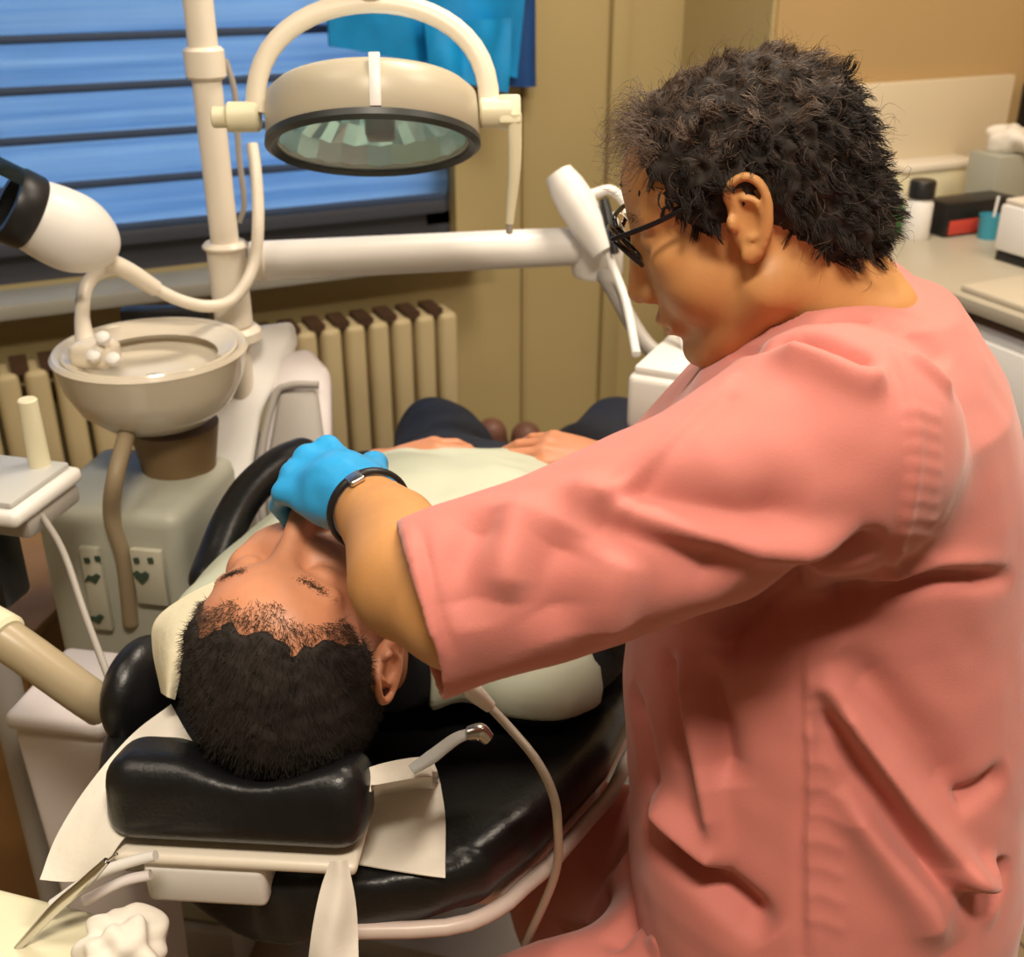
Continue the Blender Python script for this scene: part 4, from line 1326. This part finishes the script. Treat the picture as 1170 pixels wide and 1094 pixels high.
FOLDS = [
    # seam at the back of the shoulder, its ridge and puckers
    ([(1022, 400), (1040, 450), (1046, 520), (1038, 590), (1022, 650)], .0045, .0014),
    ([(1010, 400), (1028, 450), (1034, 520), (1026, 590), (1010, 650)], .006, -.0008),
    # yoke line across the back and the shadowed fold that carries on under the arm
    ([(1160, 662), (1110, 660), (1060, 664), (1000, 682), (940, 700)], .008, -.009),
    ([(1005, 682), (930, 702), (860, 722), (780, 740)], .016, -.016),
    ([(1150, 650), (1060, 648), (1000, 664)], .010, .004),
    # crease below the sleeve: arm folds
    ([(1015, 616), (940, 650), (870, 690), (800, 722)], .014, -.016),
    ([(640, 548), (700, 574), (760, 598), (830, 618), (910, 622), (985, 606)], .012, .010),
    ([(660, 566), (720, 600), (790, 640), (850, 655)], .020, -.007),
    ([(690, 552), (760, 576), (850, 596), (930, 590)], .022, -.008),
    # front armhole seam
    ([(690, 566), (735, 530), (785, 482), (822, 448), (836, 432)], .004, .0015),
    ([(700, 574), (745, 540), (796, 492), (832, 456)], .006, -.0012),
    # shoulder/collar folds
    ([(890, 385), (930, 392), (970, 408), (1005, 428)], .009, -.010),
    ([(880, 400), (930, 412), (980, 430), (1014, 436)], .012, .007),
    ([(940, 370), (965, 360), (1000, 366)], .008, -.005),
    ([(1010, 360), (1050, 385), (1085, 420)], .012, -.004),
    ([(1030, 400), (1062, 425), (1090, 450)], .007, .003),
    ([(830, 408), (870, 398), (905, 384)], .007, -.003),
    ([(870, 382), (930, 352), (985, 343), (1030, 345)], .004, .003),
    # side seam of the back panel
    ([(922, 735), (924, 800), (926, 880), (924, 960), (926, 1040), (928, 1094)], .004, .0016),
    ([(914, 738), (914, 800), (916, 880), (914, 960), (916, 1094)], .006, -.0012),
    # long diagonal folds of the back panel
    ([(938, 760), (970, 820), (1010, 880), (1060, 950), (1110, 1010), (1140, 1050)], .013, .010),
    ([(930, 790), (960, 845), (1000, 905), (1050, 975), (1090, 1030)], .011, -.010),
    ([(955, 748), (1010, 800), (1060, 860), (1110, 930)], .016, -.006),
    ([(960, 900), (1000, 960), (1050, 1030), (1080, 1090)], .016, .008),
    ([(1090, 1010), (1120, 1030), (1140, 1010), (1146, 980)], .010, -.010),
    ([(1080, 985), (1110, 1000), (1140, 985)], .009, .006),
    ([(1150, 880), (1120, 905), (1090, 920)], .010, -.006),
    # belly side: folds between arm and lap
    ([(780, 740), (795, 820), (810, 900), (822, 985)], .010, .008),
    ([(800, 750), (820, 830), (832, 900)], .014, -.008),
    ([(735, 925), (760, 965), (800, 1000), (850, 1040), (880, 1075)], .014, -.014),
    ([(740, 905), (790, 960), (830, 1000)], .013, .010),
    ([(722, 780), (735, 850), (745, 920)], .012, -.006),
    ([(760, 740), (772, 800), (778, 880)], .010, -.005),
    # sleeve folds
    ([(600, 560), (585, 620), (575, 690)], .014, .005),
    ([(560, 580), (530, 640), (540, 720)], .016, -.005),
    ([(650, 600), (625, 660), (640, 730)], .020, -.006),
    ([(720, 620), (700, 680), (700, 735)], .018, .005),
    ([(466, 600), (482, 680), (504, 758)], .0035, .0018),
    ([(480, 598), (496, 680), (518, 756)], .004, -.0016),
]
for k in range(9):
    y = 470 + k * 20; x = 1044 - abs(k - 3) * 1.5
    FOLDS.append(([(x - 4, y), (x + 12, y + 2), (x + 30, y + 7)], .004, .0005))
for k in range(10):
    y = 780 + k * 30
    FOLDS.append(([(926, y), (942, y + 3), (958, y + 10)], .005, .0006))
def scrub_post(v, f):
    v = relax(v, f, 2)
    outer = (hollowL(v.astype(np.float32)) > .0045) | (np.linalg.norm(v - np.array(tuple(cuffc)), axis=1) > .17)
    v = np.where(outer[:, None], creases(v, f, FOLDS), v)
    N = vnormals(v, f)
    v = wobble(v, N, .004, 9.0, 2.0)
    v = wobble(v, N, .0012, 34.0, 5.0)
    return v
lo, hi = bounds([L(.50, .62, .57), L(.10, 1.12, 1.28), S_L, E_L, slv_end, S_R, E_R, E_R.lerp(W_R, .4), C7], .11)
scr = body('scrub_top', scrub, lo, hi, FINE * 1.25, M_scrub, den, 2, scrub_post)
# --- trousers
trs = union([(slices([tl(.45, .285, .81, .16, .19), tl(.55, .285, .81, .178, .20), tl(.62, .285, .815, .182, .20), tl(.72, .285, .825, .16, .17)], F_, LF_, 2.2)),
             (chain([HIP_L, HIP_L.lerp(KN_L, .5) + D(0, 0, .004), KN_L, KN_L + D(-.005, .02, -.18), AN_L], [.108, .098, .082, .070, .066]), .04),
             (chain([HIP_R, HIP_R.lerp(KN_R, .5), KN_R, KN_R.lerp(AN_R, .5), AN_R], [.105, .092, .078, .070, .064]), .04)], .02)
TF = [([(735, 960), (700, 1020), (660, 1060)], .012, .006), ([(760, 1010), (720, 1050), (690, 1085)], .012, -.008), ([(790, 1020), (770, 1060), (740, 1090)], .012, .006)]
lo, hi = bounds([L(.50, .60, .1), L(.1, 1.02, .7), KN_L, AN_L, KN_R, AN_R], .10)
body('trousers', trs, lo, hi, FINE * 1.6, M_scrub, den, 2, lambda v, f: wobble(creases(v, f, TF), vnormals(v, f), .006, 11.0, 1.0))
for nm, an, dx in (('shoe', AN_L, D(-.9, .3, 0)), ('shoe', AN_R, D(-.9, .4, 0))):
    dx = dx.normalized(); base = Vector((an.x, an.y, 0))
    body(nm, union([ell(base + dx * .07 + Vector((0, 0, .035)), (.13, .046, .036), frame(dx)), (rc(base + Vector((0, 0, .05)), an, .045, .045), .03), (half(Vector((0, 0, .004)), Vector((0, 0, -1))), .002, '+')][:2], .01),
         base - Vector((.25, .25, .01)), base + Vector((.25, .25, .16)), .006, M_white2, den)
# --- gloves
def glove(nm, hp_, W, x, tips):
    fn = union(hp_, .004); cuff = chain([W - x.normalized() * .018, W + x.normalized() * .03], [.0305, .031])
    g = union([offs(fn, .0012), (cuff, .012)], .01)
    pl = half(W - x.normalized() * .012, -x)
    lo, hi = bounds([W] + tips + [W + x.normalized() * .1], .05)
    return body(nm, lambda p: smax(g(p), pl(p), .002), lo, hi, FINE * .8, M_glove, den, 1,
                lambda v, f: wobble(v, vnormals(v, f), .0016, 60.0, 3.0))
glove('glove', hL, W_L, hand_dir, tipsL)
glove('glove', hR, W_R, D(-.9, -.28, .30), tipsR)
# --- dark bracelet round the left wrist
bz = (W_L - E_L).normalized()
bw = W_L - bz * .016
bm = bmesh.new()
bx = bz.orthogonal().normalized(); by = bz.cross(bx)
bm_tube(bm, [bw + (bx * math.cos(t) * .0335 + by * math.sin(t) * .0335) for t in np.linspace(0, 2 * PI, 49)], .0024, 10, False, (1.0, 1.6))
br_ = from_bm('bracelet', bm, M_dark, den, True)
bm = bmesh.new(); bm_box(bm, bw + (hand_n.normalized()) * .0342, (.016, .013, .005), frame(bz, hand_n), .002)
from_bm('clasp', bm, M_steel, br_, True, 40)

# --- hair of the dentist
def scalp_dist(q, kind):
    f, s, u = q[:, 0], np.abs(q[:, 1]), q[:, 2]
    if kind == 'dentist':
        front = np.interp(u, [-.06, -.02, -.002, .006, .02, .055, .08, .1, .12], [-.03, -.026, .014, .032, .043, .049, .046, .050, .05])
        low = np.interp(f, [-.12, -.08, -.05, -.034, -.02, .0, .04], [-.092, -.086, -.062, -.03, -.012, -.004, .0])
    else:
        front = np.interp(u, [-.06, -.02, .0, .02, .045, .065, .09, .16], [-.04, -.03, .012, .020, .040, .060, .068, .06])
        front = front - .014 * np.exp(-((s - .040) / .013) ** 2) * np.clip((u - .035) / .02, 0, 1)
        low = np.interp(f, [-.12, -.06, -.03, .0, .03], [-.055, -.05, -.03, -.005, .0])
    nzz = np.sin(q[:, 1] * 210 + 3 * np.sin(u * 150)) * .0022 + np.sin(u * 330 + q[:, 1] * 90) * .0016
    return np.minimum(front - f, u - low) + nzz
def scalp_mask(q, kind): return scalp_dist(q, kind) > 0
def hair_cap(name, H, headfn, kind, thick, m, parent, h, curlamp, curlsc):
    sk = [ell_(Vector((-.011, 0, .041)), (.087, .075, .063)), (ell_(Vector((.024, 0, .038)), (.059, .062, .052)), .02), (ell_(Vector((-.046, 0, .010)), (.055, .062, .06)), .03), (ell_(Vector((-.058, 0, -.038)), (.042, .052, .048)), .02)]
    base = H.wrap(union(sk, .015))
    def fn(p):
        q = H.loc(p)
        md = scalp_dist(q, kind)
        d = base(p)
        t = thick(q) if callable(thick) else thick
        w = np.clip((md + .004) / .014, 0, 1); w = w * w * (3 - 2 * w)
        return d - (t * w - .006 * (1 - w))
    lo, hi = bounds([H.w(x, y, z) for x in (-.11, .08) for y in (-.085, .085) for z in (-.07, .14)], .03)
    v, f = sdf_mesh(fn, lo, hi, h)
    v, f = keep_big(v, f, .2); v = relax(v, f, 2)
    N = vnormals(v, f)
    nz = np.array([noise.turbulence(Vector((x * curlsc, y * curlsc, z * curlsc)), 3, False) for x, y, z in v])
    v = v + N * ((nz + .15) * curlamp)[:, None]
    return v, f, vnormals(v, f)
def dthick(q):
    f, u = q[:, 0], q[:, 2]
    t = .006 + .001 * np.clip((-f - .01) / .06, 0, 1)
    t = np.where(u < -.03, t * np.clip((u + .098) / .04, .3, 1), t)
    return t - .003 * np.clip((u - .10) / .03, 0, 1)
v, f, N = hair_cap('hair', DH, dhead, 'dentist', dthick, M_hair, den, .003, .007, 75)
hobj = link('hair', np_mesh('hair', v, f), M_hair, den)
q = DH.loc(v); rng = np.random.default_rng(4)
sk_ok = scalp_mask(q, 'dentist')
vi = np.nonzero(sk_ok)[0]
def pick(w, n): 
    w = w / w.sum(); return rng.choice(len(w), n, p=w)
wdens = np.ones(len(vi))
vi = vi[~((np.abs(q[vi, 0] + .012) < .022) & (np.abs(q[vi, 2] - .003) < .036))]
sel = vi[pick(np.ones(len(vi)), 14000)]
back = np.array(tuple(-DH.f)) * .8 + np.array(tuple(-DH.u)) * .35
dirs = N[sel] * .42 + back * .75 + np.array([0, 0, -.25]) + rng.normal(size=(len(sel), 3)) * .30
inw = (dirs * N[sel]).sum(1, keepdims=True); dirs = dirs + N[sel] * np.maximum(.22 - inw, 0)
dirs /= np.linalg.norm(dirs, axis=1, keepdims=True)
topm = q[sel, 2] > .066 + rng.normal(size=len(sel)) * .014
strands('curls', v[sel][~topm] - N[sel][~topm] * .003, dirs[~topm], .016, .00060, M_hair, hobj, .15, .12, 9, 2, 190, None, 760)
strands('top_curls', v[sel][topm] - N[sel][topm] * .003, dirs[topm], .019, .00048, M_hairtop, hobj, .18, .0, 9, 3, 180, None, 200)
# flyaway frizz
wf = np.clip(q[vi, 2] * 8, .15, 1.2) + np.clip(-q[vi, 0] * 6, 0, .6)
sel = vi[pick(wf, 650)]
dirs = N[sel] + rng.normal(size=(len(sel), 3)) * .45; dirs /= np.linalg.norm(dirs, axis=1, keepdims=True)
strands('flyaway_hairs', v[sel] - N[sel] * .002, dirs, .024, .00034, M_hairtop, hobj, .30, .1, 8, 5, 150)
# thinning forelock falling ahead of the brow
fl = vi[(q[vi, 0] > .03) & (q[vi, 2] > .07)]
sel = fl[rng.choice(len(fl), 420)]
dirs = N[sel] * .6 + np.array(tuple(DH.f)) * .75 + np.array(tuple(DH.u)) * .1 + rng.normal(size=(len(sel), 3)) * .3; dirs /= np.linalg.norm(dirs, axis=1, keepdims=True)
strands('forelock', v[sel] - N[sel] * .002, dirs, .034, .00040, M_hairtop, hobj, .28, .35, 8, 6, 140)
# eyes, brows
for sg in (1, -1):
    c = DH.w(.0685, sg * .032, .009)
    bm = bmesh.new(); bmesh.ops.create_uvsphere(bm, u_segments=24, v_segments=16, radius=.0118 * .96)
    for vv in bm.verts: vv.co += c
    e = from_bm('eye', bm, M_eye, den)
    lathe('iris', [(0, .0121), (.0035, .0118), (.0055, .0108), (.0055, .0095), (0, .0095)], c, M_iris, e, (DH.f - DH.u * .35), 20)
def brow(H, n, m, parent, sd):
    for sg in (1, -1):
        g = np.random.default_rng(sd)
        t = g.uniform(0, 1, n); 
        pts = np.array([tuple(H.w(.084 - .020 * x * x - .002, sg * (.012 + .036 * x), .030 + .006 * x - .009 * x * x + g.normal() * .0022)) for x in t])
        d = np.tile(np.array(tuple(H.s * sg * .8 + H.f * .45 + H.u * .25)), (n, 1)) + g.normal(size=(n, 3)) * .2
        d /= np.linalg.norm(d, axis=1, keepdims=True)
        strands('eyebrow', pts, d, .0065, .00042, m, parent, .05, .0, 3, sd)
brow(DH, 170, M_hair, den, 11)
# --- glasses
gl = bpy.data.objects.new('glasses', None); COL.objects.link(gl); gl.parent = den
gl.location = DH.w(.1, 0, .01) - den.location
bm = bmesh.new()
def gp(f, s_, u):
    ga = -.05; dx, dz = f + .01, u - .018
    f2 = dx * math.cos(ga) - dz * math.sin(ga)
    pan = .40 * min(0.0, dz + .004) if f > .085 else 0.0
    return DH.w(-.010 + f2 * .93 + pan, s_, .033 + dx * math.sin(ga) + dz * math.cos(ga))
for sg in (1, -1):
    ring = []
    for t in np.linspace(0, 2 * PI, 41):
        cx, cz = math.cos(t), math.sin(t)
        ex = abs(cx) ** .55 * (1 if cx > 0 else -1); ez = abs(cz) ** .55 * (1 if cz > 0 else -1)
        ring.append(gp(.112 - .010 * abs((.034 + ex * .026) / .06) ** 2, sg * (.034 + ex * .026), .004 + ez * .0185))
    bm_tube(bm, ring, .0021, 10, False)
bm_tube(bm, spline([gp(.111, .009, .012), gp(.1135, 0, .016), gp(.111, -.009, .012)], 6), .002, 10)
fr_ = from_bm('frame', bm, M_black, den); fr_.parent = gl; fr_.matrix_parent_inverse = Matrix.Translation(gl.location + den.location).inverted()
for sg in (1, -1):
    t_ = tube('temple', [gp(.104, sg * .061, .018), gp(.098, sg * .067, .018), gp(.06, sg * .0765, .016), (gp(.02, sg * .0795, .017)), gp(-.006, sg * .081, .020), gp(-.018, sg * .083, .010), gp(-.024, sg * .081, -.012)], .0021, M_black, None, 10, 8, (1.0, .8))
    t_.parent = gl; t_.matrix_parent_inverse = fr_.matrix_parent_inverse.copy()
    bm = bmesh.new()
    vs = []
    for t in np.linspace(0, 2 * PI, 33)[:-1]:
        cx, cz = math.cos(t), math.sin(t)
        ex = abs(cx) ** .55 * (1 if cx > 0 else -1); ez = abs(cz) ** .55 * (1 if cz > 0 else -1)
        vs.append(bm.verts.new(gp(.112 - .010 * abs((.034 + ex * .026) / .06) ** 2, sg * (.034 + ex * .026), .004 + ez * .0185)))
    bm.faces.new(vs)
    bmesh.ops.solidify(bm, geom=bm.faces[:], thickness=.001)
    l_ = from_bm('lens', bm, M_lens, None, False); l_.parent = gl; l_.matrix_parent_inverse = fr_.matrix_parent_inverse.copy()
# stool
st = thing('stool', 'round saddle stool the dentist sits on', 'stool', L(.29, .80, 0))
lathe('seat', [(0, .385), (.15, .385), (.17, .395), (.175, .415), (.165, .435), (0, .44)], L(.29, .80, 0), M_leather, st)
rod('column', L(.29, .80, .08), L(.29, .80, .386), .025, M_steel, st)
for k in range(5):
    t = 2 * PI * k / 5
    e = L(.29 + .25 * math.cos(t), .80 + .25 * math.sin(t), .07)
    rod('leg', L(.29, .80, .10), e, .018, M_steel, st)
    lathe('caster', [(0, -.012), (.026, -.012), (.028, -.008), (.028, .008), (.026, .012), (0, .012)], Vector((e.x, e.y, .029)), M_dark, st, Vector((math.cos(t), math.sin(t), 0)), 20)

# ================================================================== the patient
pat = thing('person', 'patient in dark clothes lying back in the black dental chair with a pale green bib', 'person', C(.75, 0, .6))
PHD = Head(O_P, Vector((0, 0, 1)) + BV * .0, -BV, SPs)
PHD.O = SK - PHD.u * .052 * SPs + PHD.f * .004
phead = PHD.wrap(head_local(.003, .006))
def tz_(a): return float(ztop(a))
NK0, NK1 = PHD.w(-.02, 0, -.03), C(.15, 0, tz_(.15) + .105)
TR = [(.12, .10), (.20, .185), (.32, .19), (.45, .18), (.58, .17), (.70, .17)]
def trunk(grow=0.0, th=.105, a0=.10, a1=.78):
    aa = [.08, .14, .20, .32, .45, .58, .70, .80]; ww = [.06, .12, .165, .18, .18, .172, .172, .165]
    hh = [.050, .065, .082, .095, .105, .108, .10, .085]
    def f(p):
        q = p - NO; a = q @ NB; c = q @ NR; ac = np.clip(a, a0, a1)
        w = np.interp(ac, aa, ww) + grow; hgt = np.interp(ac, aa, hh) + grow
        zc = np.interp(ac, TOP_A, TOP_Z) + np.interp(ac, aa, hh) + .031
        k = ((np.abs(c) / w) ** 2.4 + (np.abs(p[:, 2] - zc) / hgt) ** 2.4) ** (1 / 2.4)
        d = (k - 1) * np.minimum(w, hgt)
        da = np.maximum(a0 - a, a - a1)
        return np.where(da > 0, np.sqrt(np.maximum(d, 0) ** 2 + da ** 2), np.maximum(d, da))
    return f
SLp, SRp = C(.17, -.165, tz_(.17) + .065), C(.19, .175, tz_(.19) + .075)
ELp, ERp = C(.46, -.18, tz_(.46) + .13), C(.46, .265, tz_(.46) + .125)
WLp, WRp = P(432, 535, 1.52), P(694, 526, 1.52)
HLp, HRp = C(.74, -.10, .69), C(.74, .09, .69)
KLp, KRp = C(1.02, -.215, .665), C(1.04, .11, .685)
ALp, ARp = C(1.44, -.25, .34), C(1.44, -.17, .34)
rel = [(.25, .35, .2), (.3, .4, .25), (.35, .45, .25), (.4, .5, .3)]
pdirL = (P(492, 524, 1.50) - WLp); pdirR = (P(628, 516, 1.52) - WRp)
phL, ptL = hand_parts(WLp, pdirL, D(.0, -.35, .94), -1, rel, .2, .92)
phR, ptR = hand_parts(WRp, pdirR, D(.0, -.35, .94), 1, rel, .2, .92)
pbody = union([phead, (chain([NK0, NK1], [.054, .056]), .03), (trunk(-.035), .04),
               (chain([SLp, ELp], [.042, .038]), .02), (chain([ELp, WLp], [.04, .026]), .02),
               (chain([SRp, ERp], [.042, .038]), .02), (chain([ERp, WRp], [.04, .026]), .02),
               (bounded(union(phL, .004), WLp + pdirL.normalized() * .09, .12), .008), (bounded(union(phR, .004), WRp + pdirR.normalized() * .09, .12), .008),
               (chain([HLp, KLp], [.078, .055]), .03), (chain([KLp, ALp], [.052, .036]), .02),
               (chain([HRp, KRp], [.078, .055]), .03), (chain([KRp, ARp], [.052, .036]), .02)], .01)
lo, hi = bounds([PHD.w(.12, 0, .14), PHD.w(-.11, 0, .14)] + [C(a, c, z) for a in (.1, .8) for c in (-.28, .28) for z in (.65, .95)] + [ALp, ARp, KLp, KRp] + ptL + ptR, .09)
PBODY = body('body', pbody, lo, hi, FINE * 1.1, M_skin2, pat, 1).name
# shirt
shirt = union([(trunk(.0, a1=.70)), (chain([SLp, ELp, ELp.lerp(WLp, .75)], [.064, .054, .040]), .03), (chain([SRp, ERp, ERp.lerp(WRp, .75)], [.064, .054, .040]), .03),
               (chain([NK0.lerp(NK1, .6), PHD.w(.03, 0, -.03)], [.064, .09]), .01, '-')], .01)
lo, hi = bounds([C(a, c, z) for a in (.08, .72) for c in (-.32, .34) for z in (.65, .95)] + [WLp, WRp], .06)
body('shirt', shirt, lo, hi, .006, M_shirt, pat, 2, lambda v, f: wobble(v, vnormals(v, f), .004, 14, 4.0))
tro = union([trunk(.006, a0=.62, a1=.80), (chain([HLp, HLp.lerp(KLp, .5), KLp, KLp.lerp(ALp, .5), ALp], [.096, .088, .074, .066, .058]), .03),
             (chain([HRp, HRp.lerp(KRp, .5), KRp, KRp.lerp(ARp, .5), ARp], [.096, .088, .074, .066, .058]), .03)], .02)
lo, hi = bounds([C(a, c, z) for a in (.6, .82) for c in (-.2, .2) for z in (.55, .85)] + [KLp, KRp, ALp, ARp], .11)
body('trousers', tro, lo, hi, .007, M_trouser, pat, 2, lambda v, f: wobble(v, vnormals(v, f), .014, 11, 7.0))
for an in (ALp, ARp):
    tip = an + BV * .05 + Vector((0, 0, .13))
    body('shoe', union([chain([an + BV * .05 + Vector((0, 0, -.03)), an + BV * .055 + Vector((0, 0, .07)), tip], [.040, .042, .034]), (rc(an, an + BV * .04, .045, .04), .02)], .02),
         *bounds([an, tip, an + BV * .1], .09), .006, M_shoe, pat)
# bib: a drape that lies over chest, shoulders and flanks
tr_o = union([trunk(.010, a1=.70), (chain([SLp, SLp.lerp(ELp, .6)], [.070, .062]), .04), (chain([SRp, SRp.lerp(ERp, .6)], [.074, .066]), .04)], .02)
tr_i = lambda p: tr_o(p) + .014
def bib(p):
    q = p - NO; a = q @ NB; c = q @ NR
    d = smax(tr_o(p), -tr_i(p), .002)
    d = np.maximum(d, .085 - a + .25 * np.abs(c) * (c > 0) * 0)
    d = np.maximum(d, a - (.60 - .04 * np.clip((np.abs(c) - .05) / .1, 0, 1)))
    zc = np.interp(a, TOP_A, TOP_Z) + np.where((c > 0) & (a < .34), .045, .06)
    d = np.maximum(d, zc - p[:, 2])
    d = np.maximum(d, np.where(c > .11, a - .175 - (.22 - np.minimum(c, .22)) * 3.5, -1.0))
    nk = np.linalg.norm(np.stack([a - .085, c], 1), axis=1)
    return np.maximum(d, .085 - nk)
lo, hi = bounds([C(a, c, z) for a in (.05, .64) for c in (-.3, .3) for z in (.65, .98)], .03)
body('bib', bib, lo, hi, .0045, M_bib, pat, 3, lambda v, f: wobble(v, vnormals(v, f), .006, 18, 9.0), .2)
# towel roll beside the head (part of the drape that reaches up along the cheek)
o = sheet('towel', [
    [(184, 792, 1.045), (174, 742, 1.06), (178, 708, 1.075), (214, 680, 1.10), (268, 654, 1.12), (318, 628, 1.135), (350, 606, 1.145)],
    [(190, 796, 1.01), (192, 748, 1.02), (206, 714, 1.035), (240, 686, 1.06), (285, 660, 1.09), (326, 634, 1.11), (352, 612, 1.125)],
    [(200, 800, 1.015), (212, 752, 1.02), (232, 716, 1.03), (262, 690, 1.05), (300, 666, 1.08), (334, 642, 1.10), (356, 618, 1.12)]],
    mat('cream_towel', (.72, .66, .48), .85, .06, 12, .3, 90), None, .005, 6, .010, 20.0, 4)
tagm(o, 'cream towel tucked along the patient\'s left cheek and shoulder', 'towel')
# patient's hair
v, f, N = hair_cap('hair', PHD, phead, 'patient', lambda q: .0030 + .003 * np.clip(-q[:, 0] / .05, 0, 1), M_hair2, pat, .0035, .003, 90)
ho2 = link('hair', np_mesh('hair', v, f), M_hair2, pat)
q = PHD.loc(v); vi = np.nonzero(scalp_mask(q, 'patient'))[0]
sel = vi[rng.choice(len(vi), 11000)]
dirs = N[sel] * .9 + np.array(tuple(-PHD.f)) * .55 + rng.normal(size=(len(sel), 3)) * .28; dirs /= np.linalg.norm(dirs, axis=1, keepdims=True)
strands('short_hairs', v[sel] - N[sel] * .002, dirs, .0085, .00036, M_hair2, ho2, .08, .0, 3, 8, 120)
# thin hair running into the forehead
hv = np.array([tuple(x.co) for x in bpy.data.objects[PBODY].data.vertices]); ql = PHD.loc(hv)
hn = np.array([tuple(x.normal) for x in bpy.data.objects[PBODY].data.vertices])
edge = scalp_mask(ql - np.array([.016, 0, -.004]), 'patient') & ~scalp_mask(ql, 'patient') & (ql[:, 2] > .03) & (np.abs(ql).max(1) < .2)
ei = np.nonzero(edge)[0]
sel = ei[rng.choice(len(ei), 2200)]
dirs = hn[sel] * .7 + np.array(tuple(-PHD.f)) * .7 + rng.normal(size=(len(sel), 3)) * .3; dirs /= np.linalg.norm(dirs, axis=1, keepdims=True)
strands('hairline', hv[sel] - hn[sel] * .001, dirs, .0085, .00028, mat('hairline_brown', (.055, .036, .026), .7), ho2, .08, .0, 3, 9, 120)
brow(PHD, 800, M_hair2, pat, 21)
for sg in (1, -1):
    rngb = np.random.default_rng(31)
# ------------------------------------------------------------------ light
wd = bpy.data.worlds.new('world'); SC.world = wd; wd.use_nodes = True
bg = wd.node_tree.nodes['Background']; bg.inputs['Color'].default_value = (.46, .70, 1.0, 1); bg.inputs['Strength'].default_value = 4.2
def area(name, loc, size, power, col, rot=(0, 0, 0)):
    d = bpy.data.lights.new(name, 'AREA'); d.shape = 'RECTANGLE'; d.size, d.size_y = size; d.energy = power; d.color = col
    o = bpy.data.objects.new(name, d); COL.objects.link(o); o.location = loc; o.rotation_euler = rot
    return o
WARM = (1.0, .87, .70)
area('ceiling_lamp_near', L(.1, -.05, ZC - .03), (.55, .28), 45, WARM, (0, 0, -YAW))
area('ceiling_lamp_far', L(.4, 1.7, ZC - .03), (.6, .35), 30, WARM, (0, 0, -YAW))
area('fill_light_right', L(1.25, 1.1, ZC - .03), (.6, .6), 22, WARM, (0, 0, -YAW))  # fill light added to brighten the far right wall and worktop
area('ceiling_lamp_left', L(-.9, .6, ZC - .03), (.6, .6), 10, WARM, (0, 0, -YAW))
vs = SC.view_settings
SC.display_settings.display_device = 'sRGB'
vs.view_transform = 'Standard'; vs.look = 'None'; vs.exposure = -0.12; vs.gamma = 1.0; vs.use_curve_mapping = False
SC.cycles.max_bounces = 8
SC.cycles.use_denoising = True
